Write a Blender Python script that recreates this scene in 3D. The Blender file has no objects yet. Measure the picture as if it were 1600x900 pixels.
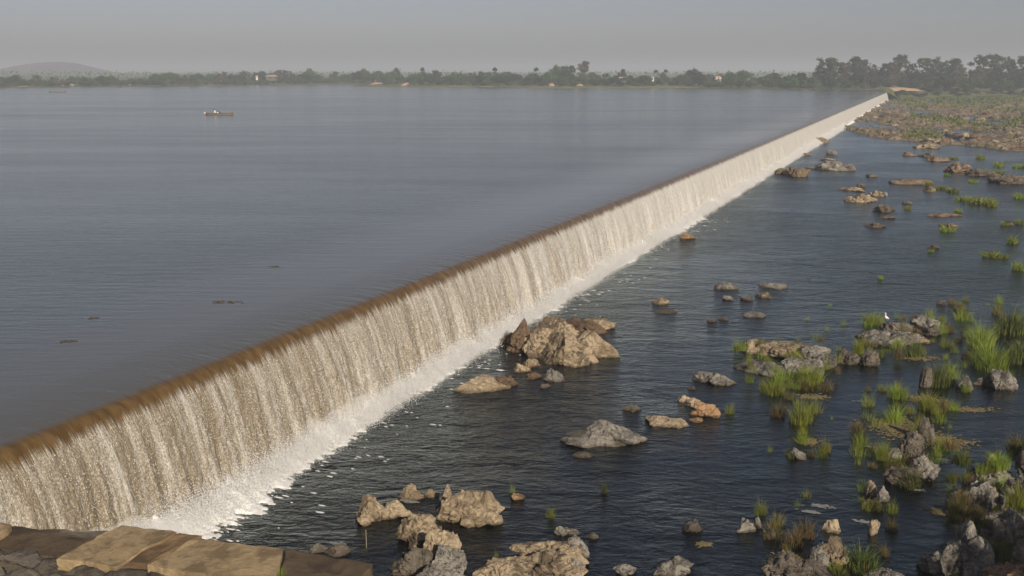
import bpy, math, random
import numpy as np
from mathutils import Vector, Matrix
random.seed(7)
rng = np.random.default_rng(11)
R = math.radians
scn = bpy.context.scene
COL = scn.collection

# ------------------------------------------------------------------ camera geometry (photo pixels, 1600 x 900)
F = 1555.0
HOR = 113.0
PITCH = math.atan((450 - HOR) / F)
CP, SP = math.cos(PITCH), math.sin(PITCH)
CAMZ = 7.0                       # eye height above the reservoir surface (z = 0)
ZL = -3.1                        # surface of the river below the weir
AW = math.atan(660 / (F / CP))   # heading of the weir
SA, CA = math.sin(AW), math.cos(AW)
TC = -16.1                       # the crest runs along t = TC


def P(x, y, z=ZL):
    """point of the horizontal plane z that the photograph shows at pixel (x, y)"""
    v = y - 450.0
    fwd = F * CP - v * SP
    down = F * SP + v * CP
    k = (CAMZ - z) / down
    return np.array([(x - 800.0) * k, fwd * k, z])


def PX(x, dist, z=0.0):
    return np.array([(x - 800.0) / (F / CP) * dist, dist, z])


def mpp(x, y, z=ZL):
    p = P(x, y, z)
    return (p[1] * CP + (CAMZ - z) * SP) / F


def W(s, t, z=0.0):
    return np.array([s * SA + t * CA, s * CA - t * SA, z])


# ------------------------------------------------------------------ noise
def _hash(ix, iy, iz, seed):
    n = (ix * 374761393 + iy * 668265263 + iz * 2147483647 + seed * 144665) & 0xFFFFFFFF
    n = ((n ^ (n >> 13)) * 1274126177) & 0xFFFFFFFF
    n = (n ^ (n >> 16)) & 0xFFFFFFFF
    n = (n * 2246822519) & 0xFFFFFFFF
    n = (n ^ (n >> 15)) & 0xFFFFFFFF
    return n.astype(np.float64) / 4294967295.0


def vnoise(p, seed=0):
    p = np.asarray(p, float)
    i = np.floor(p).astype(np.int64)
    f = p - i
    f = f * f * f * (f * (f * 6 - 15) + 10)
    r = 0
    for dx in (0, 1):
        wx = f[:, 0] if dx else 1 - f[:, 0]
        for dy in (0, 1):
            wy = f[:, 1] if dy else 1 - f[:, 1]
            for dz in (0, 1):
                wz = f[:, 2] if dz else 1 - f[:, 2]
                r = r + wx * wy * wz * _hash(i[:, 0] + dx, i[:, 1] + dy, i[:, 2] + dz, seed)
    return r * 2 - 1


def fbm(p, octv=4, seed=0, gain=0.5, lac=2.03):
    a, s, t = 1.0, 0.0, 0.0
    p = np.asarray(p, float)
    for o in range(octv):
        s = s + a * vnoise(p, seed + o * 17)
        t += a
        a *= gain
        p = p * lac + 3.7
    return s / t


def sstep(a, b, x):
    t = np.clip((x - a) / (b - a), 0, 1)
    return t * t * (3 - 2 * t)


# ------------------------------------------------------------------ mesh helpers
def make_mesh(name, V, Fc, mats, smooth=True, uv=None, midx=None, sharp=None):
    V = np.asarray(V, np.float32)
    me = bpy.data.meshes.new(name)
    if isinstance(Fc, np.ndarray):
        n = Fc.shape[1]
        me.vertices.add(len(V)); me.vertices.foreach_set('co', V.ravel())
        me.loops.add(Fc.size); me.loops.foreach_set('vertex_index', Fc.astype(np.int32).ravel())
        me.polygons.add(len(Fc))
        me.polygons.foreach_set('loop_start', np.arange(0, Fc.size, n, dtype=np.int32))
        me.polygons.foreach_set('loop_total', np.full(len(Fc), n, np.int32))
    else:
        me.from_pydata([tuple(v) for v in V], [], [tuple(int(i) for i in f) for f in Fc])
    me.update(calc_edges=True)
    for m in (mats if isinstance(mats, (list, tuple)) else [mats]):
        me.materials.append(m)
    me.polygons.foreach_set('use_smooth', np.full(len(me.polygons), smooth, bool))
    if midx is not None:
        me.polygons.foreach_set('material_index', np.asarray(midx, np.int32))
    if uv is not None:
        li = np.empty(len(me.loops), np.int32); me.loops.foreach_get('vertex_index', li)
        l = me.uv_layers.new(name='UVMap')
        l.data.foreach_set('uv', np.asarray(uv, np.float32)[li].ravel())
    me.validate()
    if sharp is not None and smooth:
        me.set_sharp_from_angle(angle=sharp)
    return me


def link(name, me, parent=None, loc=None):
    o = bpy.data.objects.new(name, me)
    COL.objects.link(o)
    if parent is not None:
        o.parent = parent
    if loc is not None:
        o.location = loc
    return o


def tag(o, label=None, cat=None, group=None, kind=None):
    if label: o['label'] = label
    if cat: o['category'] = cat
    if group: o['group'] = group
    if kind: o['kind'] = kind
    return o


def grid_faces(nu, nv):
    i = np.arange(nu * nv).reshape(nu, nv)
    return np.stack([i[:-1, :-1], i[1:, :-1], i[1:, 1:], i[:-1, 1:]], -1).reshape(-1, 4)


def tube(pts, radii, seg=8, cap=True):
    """tapered tube along pts"""
    pts = [Vector(p) for p in pts]
    V, Fc = [], []
    n = len(pts)
    for i, p in enumerate(pts):
        d = (pts[min(i + 1, n - 1)] - pts[max(i - 1, 0)]).normalized()
        a = d.orthogonal().normalized() if i == 0 else (prev - d * prev.dot(d)).normalized()
        prev = a
        b = d.cross(a)
        for k in range(seg):
            th = 2 * math.pi * k / seg
            V.append(p + (a * math.cos(th) + b * math.sin(th)) * radii[i])
    for i in range(n - 1):
        for k in range(seg):
            k2 = (k + 1) % seg
            Fc.append((i * seg + k, i * seg + k2, (i + 1) * seg + k2, (i + 1) * seg + k))
    if cap:
        Fc.append(tuple(range(seg))[::-1])
        Fc.append(tuple((n - 1) * seg + k for k in range(seg)))
    return [tuple(v) for v in V], Fc


def merge(parts):
    V, Fc, M = [], [], []
    for j, (v, f) in enumerate(parts):
        o = len(V)
        V += [tuple(x) for x in v]
        Fc += [tuple(i + o for i in q) for q in f]
        M += [j] * len(f)
    return V, Fc, M


def box(x0, x1, y0, y1, z0, z1):
    V = [(x, y, z) for z in (z0, z1) for y in (y0, y1) for x in (x0, x1)]
    return V, [(0, 2, 3, 1), (4, 5, 7, 6), (0, 1, 5, 4), (2, 6, 7, 3), (0, 4, 6, 2), (1, 3, 7, 5)]


# ------------------------------------------------------------------ material helpers
class N:
    def __init__(self, name, world=None):
        if world:
            self.t = world.node_tree
        else:
            self.m = bpy.data.materials.new(name); self.m.use_nodes = True
            self.t = self.m.node_tree
        self.t.nodes.clear()

    def n(self, typ, **kw):
        nd = self.t.nodes.new(typ)
        ins = kw.pop('ins', {})
        for k, v in kw.items():
            setattr(nd, k, v)
        for k, v in ins.items():
            self.set(nd, k, v)
        return nd

    def set(self, nd, k, v):
        s = nd.inputs[k]
        if isinstance(v, bpy.types.NodeSocket):
            self.t.links.new(v, s)
        elif isinstance(v, bpy.types.Node):
            self.t.links.new(v.outputs[0], s)
        else:
            if hasattr(s.default_value, '__len__') and hasattr(v, '__len__') and len(v) == 3 and len(s.default_value) == 4:
                v = (*v, 1)
            s.default_value = v

    def math(self, op, a, b=0.0, c=None, clamp=False):
        nd = self.n('ShaderNodeMath', operation=op, use_clamp=clamp)
        self.set(nd, 0, a); self.set(nd, 1, b)
        if c is not None: self.set(nd, 2, c)
        return nd.outputs[0]

    def noise(self, vec, scale=1.0, detail=3.0, rough=0.55, dist=0.0, out='Fac'):
        nd = self.n('ShaderNodeTexNoise', ins={'Vector': vec, 'Scale': scale, 'Detail': detail, 'Roughness': rough, 'Distortion': dist})
        return nd.outputs[out]

    def mapv(self, vec, scale=(1, 1, 1), loc=(0, 0, 0), rot=(0, 0, 0)):
        return self.n('ShaderNodeMapping', ins={'Vector': vec, 'Scale': scale, 'Location': loc, 'Rotation': rot}).outputs[0]

    def ramp(self, fac, stops):
        nd = self.n('ShaderNodeValToRGB', ins={'Fac': fac})
        el = nd.color_ramp.elements
        while len(el) < len(stops): el.new(0.5)
        for e, (p, c) in zip(el, stops):
            e.position = p
            e.color = (*c, 1) if hasattr(c, '__len__') else (c, c, c, 1)
        return nd.outputs[0]

    def step(self, fac, a, b, lo=0.0, hi=1.0):
        nd = self.n('ShaderNodeMapRange', interpolation_type='SMOOTHSTEP', ins={'Value': fac, 'From Min': a, 'From Max': b, 'To Min': lo, 'To Max': hi})
        return nd.outputs[0]

    def mix(self, fac, a, b, mode='MIX'):
        nd = self.n('ShaderNodeMix', data_type='RGBA', blend_type=mode)
        self.set(nd, 0, fac); self.set(nd, 6, a); self.set(nd, 7, b)
        return nd.outputs[2]

    def bump(self, h, strength=0.5, dist=0.05, normal=None):
        nd = self.n('ShaderNodeBump', ins={'Height': h, 'Strength': strength, 'Distance': dist})
        if normal is not None: self.set(nd, 'Normal', normal)
        return nd.outputs[0]

    def pos(self):
        return self.n('ShaderNodeNewGeometry').outputs['Position']

    def objc(self):
        return self.n('ShaderNodeTexCoord').outputs['Object']

    def out(self, surf=None, vol=None):
        o = self.n('ShaderNodeOutputMaterial')
        if surf is not None: self.set(o, 'Surface', surf)
        if vol is not None: self.set(o, 'Volume', vol)
        return self.m

    def bsdf(self, col, rough=0.8, normal=None, spec=0.3, **kw):
        nd = self.n('ShaderNodeBsdfPrincipled')
        self.set(nd, 'Base Color', col); self.set(nd, 'Roughness', rough)
        nd.inputs['Specular IOR Level'].default_value = spec
        if normal is not None: self.set(nd, 'Normal', normal)
        for k, v in kw.items(): self.set(nd, k, v)
        return nd.outputs[0]


def rock_mat(name, light, mid, dark, stain_shade=0.5, wet=0.35, seed=0.0, crack=1.0):
    n = N(name)
    p = n.pos()
    q = n.mapv(p, loc=(seed, seed * 1.7, 0))
    big = n.noise(q, 1.1, 4, 0.6)
    med = n.noise(q, 4.5, 5, 0.65, 0.6)
    fine = n.noise(q, 26, 4, 0.7)
    rid = n.noise(n.mapv(q, scale=(1.0, 1.0, 1.6), rot=(0.5, 0.3, 0.2)), 2.1, 5, 0.62, 1.1)
    crk = n.step(n.math('ABSOLUTE', n.math('SUBTRACT', rid, 0.5)), 0.0, 0.016)
    col = n.mix(n.step(med, 0.38, 0.62), mid, light)
    col = n.mix(n.math('MULTIPLY', n.step(n.math('MULTIPLY_ADD', med, 0.5, n.math('MULTIPLY', big, 0.6)), 0.515, 0.62), stain_shade), col, dark)  # dark patches: real stains plus shade contrast painted into the rock
    col = n.mix(n.step(fine, 0.42, 0.75, 0, 0.4), col, n.mix(0.5, dark, mid))
    lich = n.step(n.noise(q, 9, 3, 0.7), 0.63, 0.72, 0, 0.35)
    col = n.mix(lich, col, (0.42, 0.40, 0.33))
    col = n.mix(n.math('MULTIPLY', n.math('SUBTRACT', 1.0, crk), 0.8 * crack), col, (0.035, 0.028, 0.022))
    # wet tide mark just above the river
    sep = n.n('ShaderNodeSeparateXYZ', ins={0: p}).outputs[2]
    tide = n.math('MULTIPLY_ADD', n.noise(q, 5, 3), 0.12, ZL - 0.05)
    wetf = n.math('SUBTRACT', 1.0, n.step(n.math('SUBTRACT', sep, tide), 0.0, 0.075))
    col = n.mix(n.math('MULTIPLY', wetf, 0.85), col, n.mix(0.75, col, (0.06, 0.036, 0.016)))
    h = n.math('ADD', n.math('MULTIPLY', med, 0.7), n.math('MULTIPLY', fine, 0.28))
    h = n.math('ADD', h, n.math('MULTIPLY', crk, 0.16 * crack))
    nor = n.bump(h, 1.0, 0.12)
    rough = n.math('MULTIPLY_ADD', wetf, -0.5, 0.88)
    return n.out(n.bsdf(col, rough, nor, 0.25))


M = {}
M['tan'] = rock_mat('rock_tan', (0.46, 0.365, 0.245), (0.36, 0.275, 0.18), (0.07, 0.05, 0.034), 0.85)
M['tan2'] = rock_mat('rock_tan_plain', (0.48, 0.385, 0.265), (0.40, 0.315, 0.21), (0.15, 0.105, 0.062), 0.7, seed=5.3, crack=0.6)
M['grey'] = rock_mat('rock_grey', (0.33, 0.30, 0.255), (0.23, 0.21, 0.18), (0.075, 0.067, 0.056), 0.75, seed=11.0)
M['dark'] = rock_mat('rock_dark', (0.20, 0.17, 0.135), (0.13, 0.108, 0.085), (0.045, 0.036, 0.028), 0.6, seed=3.1)
M['brown'] = rock_mat('rock_brown', (0.20, 0.135, 0.085), (0.13, 0.085, 0.055), (0.05, 0.03, 0.02), 0.6, seed=8.1)
M['midbrown'] = rock_mat('rock_mid_brown', (0.34, 0.25, 0.165), (0.24, 0.17, 0.11), (0.08, 0.055, 0.036), 0.7, seed=6.4)
M['darkbrown'] = rock_mat('rock_dark_brown', (0.22, 0.175, 0.13), (0.14, 0.11, 0.08), (0.05, 0.04, 0.03), 0.6, seed=9.2)
M['orange'] = rock_mat('rock_orange', (0.45, 0.28, 0.15), (0.36, 0.22, 0.12), (0.14, 0.085, 0.05), 0.4, seed=2.2)


def foliage(name, c1, c2, scale=1.5, transl=0.25):
    n = N(name)
    p = n.pos()
    v = n.noise(p, scale, 3, 0.6)
    rnd = n.n('ShaderNodeObjectInfo').outputs['Random']
    col = n.mix(n.step(v, 0.35, 0.65), c1, c2)
    hsv = n.n('ShaderNodeHueSaturation', ins={'Color': col, 'Value': n.math('MULTIPLY_ADD', rnd, 0.5, 0.75), 'Hue': n.math('MULTIPLY_ADD', rnd, 0.04, 0.48)}).outputs[0]
    a = n.bsdf(hsv, 0.6, None, 0.2)
    b = n.n('ShaderNodeBsdfTranslucent', ins={'Color': hsv}).outputs[0]
    mx = n.n('ShaderNodeMixShader', ins={0: transl, 1: a, 2: b})
    return n.out(mx.outputs[0])


M['leaf'] = foliage('leaf_green', (0.045, 0.09, 0.02), (0.085, 0.14, 0.035), 0.5)
M['leaf_olive'] = foliage('leaf_olive', (0.042, 0.056, 0.028), (0.075, 0.088, 0.045), 0.5)
M['leaf_dry'] = foliage('leaf_dry', (0.085, 0.078, 0.05), (0.13, 0.112, 0.075), 0.5)
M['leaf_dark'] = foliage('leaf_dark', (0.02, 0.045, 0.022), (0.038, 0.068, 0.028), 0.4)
M['blade'] = foliage('grass_blade', (0.20, 0.26, 0.026), (0.29, 0.335, 0.05), 1.2, 0.35)
M['blade_shade'] = foliage('grass_blade_shade', (0.075, 0.10, 0.022), (0.12, 0.14, 0.03), 1.2, 0.3)  # darker copy of the blade colour, shade painted in
M['marsh'] = foliage('marsh_grass', (0.10, 0.13, 0.03), (0.16, 0.17, 0.05), 0.3, 0.3)
M['blade_dry'] = foliage('grass_blade_dry', (0.20, 0.15, 0.06), (0.15, 0.13, 0.035), 1.5, 0.3)


def plain(name, c1, c2, scale=3, rough=0.85, bump=0.3, bd=0.03, spec=0.25):
    n = N(name)
    p = n.objc()
    v = n.noise(p, scale, 5, 0.65)
    col = n.mix(n.step(v, 0.3, 0.7), c1, c2)
    return n.out(n.bsdf(col, rough, n.bump(n.noise(p, scale * 5, 4, 0.7), bump, bd), spec))


M['bark'] = plain('bark', (0.10, 0.085, 0.07), (0.17, 0.15, 0.12), 4)
M['wood'] = plain('boat_wood', (0.17, 0.15, 0.10), (0.24, 0.21, 0.15), 6)
M['wood_red'] = plain('boat_end_wood', (0.20, 0.10, 0.06), (0.26, 0.13, 0.08), 6)
M['white'] = plain('white_paint', (0.68, 0.66, 0.62), (0.60, 0.58, 0.55), 6, 0.6)
M['cloth_white'] = plain('white_cloth', (0.72, 0.68, 0.55), (0.62, 0.58, 0.48), 8)
M['cloth_dark'] = plain('dark_cloth', (0.05, 0.045, 0.045), (0.08, 0.07, 0.06), 8)
M['skin'] = plain('skin', (0.11, 0.062, 0.04), (0.13, 0.075, 0.05), 8, 0.6)
M['hair'] = plain('hair', (0.012, 0.01, 0.01), (0.02, 0.018, 0.016), 8, 0.6)
M['plaster'] = plain('plaster', (0.30, 0.24, 0.17), (0.24, 0.19, 0.13), 1.5)
M['thatch'] = plain('thatch', (0.36, 0.27, 0.16), (0.46, 0.36, 0.23), 3)
M['redroof'] = plain('tile_roof', (0.40, 0.22, 0.15), (0.48, 0.28, 0.20), 3)
M['shadowed'] = plain('opening_shade', (0.02, 0.018, 0.016), (0.03, 0.027, 0.024), 3)  # near-black colour standing for the shade inside a doorway
M['feather'] = plain('white_feathers', (0.80, 0.79, 0.76), (0.74, 0.73, 0.70), 20, 0.7)
M['bill'] = plain('yellow_bill', (0.55, 0.32, 0.05), (0.5, 0.3, 0.05), 20, 0.5)
M['legs'] = plain('dark_legs', (0.03, 0.03, 0.028), (0.05, 0.045, 0.04), 20, 0.5)
M['weed'] = plain('floating_weed', (0.075, 0.06, 0.03), (0.11, 0.085, 0.045), 4, 0.7)

# ------------------------------------------------------------------ water
def ripple_height(n, p, fine=1.0):
    a = n.noise(n.mapv(p, (0.24, 1.35, 1), rot=(0, 0, R(8))), 1.7, 3, 0.55, 0.35)
    b = n.noise(n.mapv(p, (0.7, 1.5, 1), rot=(0, 0, R(-14))), 3.4 * fine, 3, 0.6, 0.3)
    big = n.noise(n.mapv(p, (0.10, 0.32, 1)), 0.7, 2, 0.5)
    h = n.math('ADD', n.math('MULTIPLY', a, 0.9), n.math('MULTIPLY', b, 0.40))
    return n.math('ADD', h, n.math('MULTIPLY', big, 0.5))


def reservoir_nodes(n):
    """shading shared by the reservoir and the water sliding to the crest: returns (colour, roughness, normal)"""
    p = n.pos()
    gust = n.noise(n.mapv(p, (0.012, 0.05, 1), rot=(0, 0, R(4))), 1.0, 4, 0.6, 0.4)
    gust2 = n.noise(n.mapv(p, (0.05, 0.18, 1), rot=(0, 0, R(12))), 1.0, 3, 0.6, 0.4)
    g = n.step(n.math('MULTIPLY_ADD', gust2, 0.4, n.math('MULTIPLY', gust, 0.7)), 0.36, 0.78)
    col = n.mix(n.noise(n.mapv(p, (0.05, 0.09, 1)), 1, 3), (0.052, 0.064, 0.063), (0.064, 0.075, 0.071))
    h = ripple_height(n, p)
    sp_ = n.n('ShaderNodeSeparateXYZ', ins={0: p})
    tt_ = n.math('ADD', n.math('MULTIPLY', sp_.outputs[0], CA), n.math('MULTIPLY', sp_.outputs[1], -SA))
    tt_ = n.math('ADD', tt_, n.math('MULTIPLY', gust2, 3.0))
    smooth_ = n.step(tt_, TC - 7.5, TC - 1.5, 1.0, 0.25)
    col = n.mix(n.step(tt_, TC - 8.0, TC - 1.0, 0.0, 0.8), col, (0.105, 0.098, 0.082))  # paler brown towards the crest: silty water plus painted sheen
    nor = n.bump(h, n.math('MULTIPLY', smooth_, n.math('MULTIPLY_ADD', g, 0.26, 0.33)), 0.10)
    rough = n.math('MULTIPLY_ADD', g, 0.10, 0.10)
    return p, col, rough, nor


n = N('reservoir_water')
p, col, rough, nor = reservoir_nodes(n)
M['reservoir'] = n.out(n.bsdf(col, rough, nor, 0.5, IOR=1.39))

# the sheet of falling water: uv = (metres along the weir, metres down the fall)
n = N('falling_water')
p, rcol, rrough, rnor = reservoir_nodes(n)
uv = n.n('ShaderNodeUVMap').outputs[0]
sx = n.n('ShaderNodeSeparateXYZ', ins={0: uv})
u, v = sx.outputs[0], sx.outputs[1]
sil = n.noise(n.mapv(uv, (1.7, 0.5, 1)), 2.6, 3, 0.6)                        # lip streaks along the flow
lipend = n.math('MULTIPLY_ADD', n.noise(n.mapv(uv, (1, 0.02, 1)), 1.1, 4, 0.7), 0.55, -0.12)
lipend = n.math('ADD', lipend, n.math('MULTIPLY', n.math('POWER', n.noise(n.mapv(uv, (1, 0.01, 1)), 5.0, 3, 0.7), 2.0), 0.95))
white = n.step(n.math('SUBTRACT', v, lipend), -0.10, 0.20)
st1 = n.noise(n.mapv(uv, (1.0, 0.07, 1)), 1.5, 4, 0.62, 0.15)
st2 = n.noise(n.mapv(uv, (1.0, 0.06, 1)), 7.5, 4, 0.65, 0.15)
gr = n.noise(n.mapv(uv, (1.0, 0.55, 1)), 33.0, 3, 0.75)
gr2 = n.noise(n.mapv(uv, (1.0, 0.28, 1)), 11.0, 3, 0.7)
mixn = n.math('ADD', n.math('ADD', n.math('MULTIPLY', st1, 0.32), n.math('MULTIPLY', st2, 0.26)), n.math('ADD', n.math('MULTIPLY', gr, 0.54), n.math('MULTIPLY', gr2, 0.17)))
near = n.step(u, 10.0, 80.0, 0.0, 0.17)
foam = n.step(n.math('ADD', mixn, near), 0.535, 0.80)
wcol = n.ramp(foam, [(0.0, (0.165, 0.125, 0.072)), (0.35, (0.27, 0.225, 0.165)), (0.65, (0.40, 0.365, 0.31)), (1.0, (0.55, 0.525, 0.48))])
botw = n.step(v, 2.4, 3.5)
wcol = n.mix(n.math('MULTIPLY', botw, n.step(u, 9, 20, 0.15, 0.7)), wcol, (0.62, 0.595, 0.55))
lipc = n.mix(n.step(sil, 0.3, 0.7), (0.078, 0.045, 0.016), (0.138, 0.086, 0.034))
up = n.step(v, -0.28, 0.10)
bcol = n.mix(up, rcol, lipc)
bcol = n.mix(white, bcol, wcol)
rgh = n.math('MULTIPLY_ADD', white, 0.32, n.math('MULTIPLY_ADD', up, -0.02, rrough))
hh = n.math('ADD', n.math('MULTIPLY', gr, 0.5), n.math('ADD', n.math('MULTIPLY', gr2, 0.5), n.math('MULTIPLY', st2, 0.6)))
hmix = n.math('MULTIPLY', hh, white)
lipb = n.math('MULTIPLY', n.math('MULTIPLY', sil, n.step(v, -1.6, -0.2)), 0.5)
nor = n.bump(n.math('ADD', hmix, lipb), 0.6, 0.09, rnor)
M['fall'] = n.out(n.bsdf(bcol, rgh, nor, 0.5, IOR=1.39))

n = N('foam')
p = n.pos()
fcol = n.mix(n.step(n.noise(p, 5, 4, 0.7), 0.35, 0.65), (0.78, 0.765, 0.74), (0.92, 0.91, 0.89))
M['foam'] = n.out(n.bsdf(fcol, 0.7, n.bump(n.noise(p, 16, 4, 0.75), 0.7, 0.08), 0.3))
n = N('spray')
a = n.n('ShaderNodeBsdfDiffuse', ins={'Color': (0.95, 0.945, 0.935, 1)}).outputs[0]
b = n.n('ShaderNodeBsdfTranslucent', ins={'Color': (0.95, 0.945, 0.935, 1)}).outputs[0]
M['spray'] = n.out(n.n('ShaderNodeMixShader', ins={0: 0.5, 1: a, 2: b}).outputs[0])

# clear, tea-coloured river below the weir
n = N('river_water')
p = n.pos()
calm = n.noise(n.mapv(p, (0.06, 0.10, 1), rot=(0, 0, R(20))), 1.0, 3, 0.6, 0.5)
a = n.noise(n.mapv(p, (0.8, 1.6, 1), rot=(0, 0, R(12))), 2.3, 4, 0.6, 0.6)
b = n.noise(n.mapv(p, (0.5, 1.0, 1), rot=(0, 0, R(30))), 0.8, 3, 0.55, 0.5)
c = n.noise(n.mapv(p, (0.8, 1.6, 1)), 6.0, 3, 0.65, 0.3)
# distance from the falls: rougher water near them
sep = n.n('ShaderNodeSeparateXYZ', ins={0: p})
tt = n.math('ADD', n.math('MULTIPLY', sep.outputs[0], CA), n.math('MULTIPLY', sep.outputs[1], -SA))
rough_near = n.math('MAXIMUM', n.step(tt, TC + 2, TC + 22, 1.0, 0.30), n.step(n.math('ADD', n.math('MULTIPLY', sep.outputs[0], SA), n.math('MULTIPLY', sep.outputs[1], CA)), 22, 55, 0.3, 0.75))
rough_near = n.math('MULTIPLY', rough_near, n.step(n.math('ADD', n.math('MULTIPLY', sep.outputs[0], SA), n.math('MULTIPLY', sep.outputs[1], CA)), 60, 170, 1.0, 0.7))
h = n.math('ADD', n.math('ADD', n.math('MULTIPLY', a, 0.8), n.math('MULTIPLY', b, 1.9)), n.math('MULTIPLY', c, 0.34))
stren = n.math('MULTIPLY', rough_near, n.step(calm, 0.3, 0.65, 0.35, 1.0))
nor = n.bump(h, n.math('MULTIPLY', stren, 0.8), 0.26)
fr = n.n('ShaderNodeFresnel', ins={'IOR': 1.55, 'Normal': nor}).outputs[0]
gl = n.n('ShaderNodeBsdfGlossy', ins={'Color': (0.86, 0.97, 1.0, 1), 'Roughness': n.step(tt, TC + 2, TC + 34, 0.22, 0.12), 'Normal': nor}).outputs[0]
tr = n.n('ShaderNodeBsdfTransparent', ins={'Color': (0.44, 0.385, 0.25, 1)}).outputs[0]
M['river'] = n.out(n.n('ShaderNodeMixShader', ins={0: fr, 1: tr, 2: gl}).outputs[0])

n = N('riverbed')
p = n.pos()
v1 = n.noise(p, 0.35, 5, 0.65, 0.5)
v2 = n.noise(p, 2.5, 5, 0.7, 0.5)
col = n.mix(n.step(n.math('MULTIPLY_ADD', v2, 0.4, n.math('MULTIPLY', v1, 0.6)), 0.42, 0.62), (0.016, 0.024, 0.026), (0.062, 0.060, 0.046))
M['bed'] = n.out(n.bsdf(col, 0.9, n.bump(v2, 0.7, 0.15), 0.1))

# rock shelf / land materials
n = N('rock_shelf')
p = n.pos()
v1 = n.noise(p, 0.09, 5, 0.65, 0.8)
v2 = n.noise(p, 1.1, 6, 0.75, 0.5)
v3 = n.noise(p, 0.22, 4, 0.65, 0.6)
col = n.mix(n.step(v2, 0.36, 0.64), (0.075, 0.06, 0.045), (0.44, 0.34, 0.225))
col = n.mix(n.step(v1, 0.50, 0.66, 0, 0.75), col, (0.29, 0.16, 0.085))
sy = n.n('ShaderNodeSeparateXYZ', ins={0: p}).outputs[1]
gsel = n.math('ADD', v3, n.step(sy, 280.0, 390.0, 0.0, 0.18))
col = n.mix(n.step(gsel, 0.57, 0.66, 0, 0.9), col, (0.125, 0.135, 0.038))
z = n.n('ShaderNodeSeparateXYZ', ins={0: p}).outputs[2]
col = n.mix(n.step(z, ZL - 0.02, ZL + 0.14, 0.7, 0.0), col, (0.05, 0.038, 0.026))
M['shelf'] = n.out(n.bsdf(col, 0.9, n.bump(n.math('ADD', v2, n.noise(p, 4, 4, 0.7)), 0.9, 0.3), 0.2))

n = N('far_land')
p = n.pos()
v1 = n.noise(n.mapv(p, (0.02, 0.05, 1)), 1.0, 5, 0.65, 0.5)
v2 = n.noise(p, 0.15, 5, 0.7)
col = n.mix(n.step(v1, 0.46, 0.66), (0.085, 0.105, 0.035), (0.22, 0.17, 0.10))
col = n.mix(n.step(v2, 0.52, 0.62, 0, 0.6), col, (0.07, 0.085, 0.03))
M['land'] = n.out(n.bsdf(col, 0.95, n.bump(v2, 0.5, 0.4), 0.1))
M['hill'] = plain('hill_scrub', (0.05, 0.04, 0.035), (0.09, 0.07, 0.06), 0.02, 0.95, 0.6, 2.0)
M['sand'] = plain('sandy_bank', (0.42, 0.26, 0.16), (0.50, 0.34, 0.22), 0.3, 0.95, 0.5, 0.3)


def slab_mat(name, c1, c2, stain_shade, seed):
    n = N(name)
    p = n.mapv(n.pos(), loc=(seed, seed, 0))
    a = n.noise(p, 2.0, 5, 0.65, 0.4)
    b = n.noise(p, 7.0, 5, 0.7, 0.3)
    f = n.noise(p, 60.0, 3, 0.7)
    col = n.mix(n.step(b, 0.35, 0.65), c1, c2)
    col = n.mix(n.step(a, 0.45, 0.62, 0, 0.85), col, stain_shade)  # patches are partly dirt, partly the slabs' mottled shade painted in
    col = n.mix(n.step(n.noise(p, 0.9, 4, 0.7), 0.5, 0.62, 0, 0.5), col, stain_shade)
    col = n.mix(n.step(f, 0.5, 0.75, 0, 0.3), col, stain_shade)
    col = n.mix(n.step(n.noise(p, 3.5, 4, 0.7), 0.62, 0.7, 0, 0.4), col, (0.10, 0.10, 0.035))
    return n.out(n.bsdf(col, 0.85, n.bump(n.math('ADD', n.math('ADD', b, a), n.math('MULTIPLY', f, 0.5)), 0.9, 0.03), 0.2))


M['slab_light'] = slab_mat('slab_light', (0.33, 0.24, 0.13), (0.40, 0.30, 0.175), (0.17, 0.12, 0.068), 1.0)
M['slab_brown'] = slab_mat('slab_brown', (0.21, 0.135, 0.07), (0.26, 0.17, 0.09), (0.09, 0.06, 0.035), 4.0)
M['slab_dark'] = slab_mat('slab_dark', (0.10, 0.07, 0.045), (0.125, 0.09, 0.055), (0.055, 0.04, 0.028), 7.0)
M['masonry'] = slab_mat('masonry', (0.14, 0.12, 0.095), (0.21, 0.17, 0.125), (0.06, 0.05, 0.04), 9.0)
M['rubble'] = slab_mat('rubble_stone', (0.085, 0.075, 0.062), (0.15, 0.125, 0.10), (0.045, 0.038, 0.032), 2.5)
M['concrete'] = slab_mat('wet_masonry', (0.11, 0.08, 0.05), (0.15, 0.11, 0.07), (0.05, 0.04, 0.03), 6.0)

# ------------------------------------------------------------------ the setting: water, bed, land
# reservoir: a fan from the crest approach out past the far shore
UPS = 2.2
a0, a1 = W(-60, TC - UPS), W(520, TC - UPS)
V = [(-1500, -200, 0), (a0[0] - 10, -200, 0), (a0[0], a0[1], 0), (a1[0], a1[1], 0), (a1[0], 900, 0), (-1500, 900, 0)]
V = np.array(V) + np.array([0, 0, -0.001])
tag(link('reservoir_water', make_mesh('reservoir_water', V, [(0, 1, 2, 3, 4, 5)], M['reservoir'], False)), 'calm grey blue reservoir held back by the weir', kind='structure')

# river surface: a sheet downstream of the weir
b0, b1 = W(-40, TC + 0.6), W(520, TC + 0.6)
c0, c1 = W(-40, 420), W(520, 700)
V = np.array([b0, c0, c1, b1]); V[:, 2] = ZL
tag(link('river_water', make_mesh('river_water', V, [(0, 1, 2, 3)], M['river'], False)), 'dark rippled shallow river below the weir', kind='structure')

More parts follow.
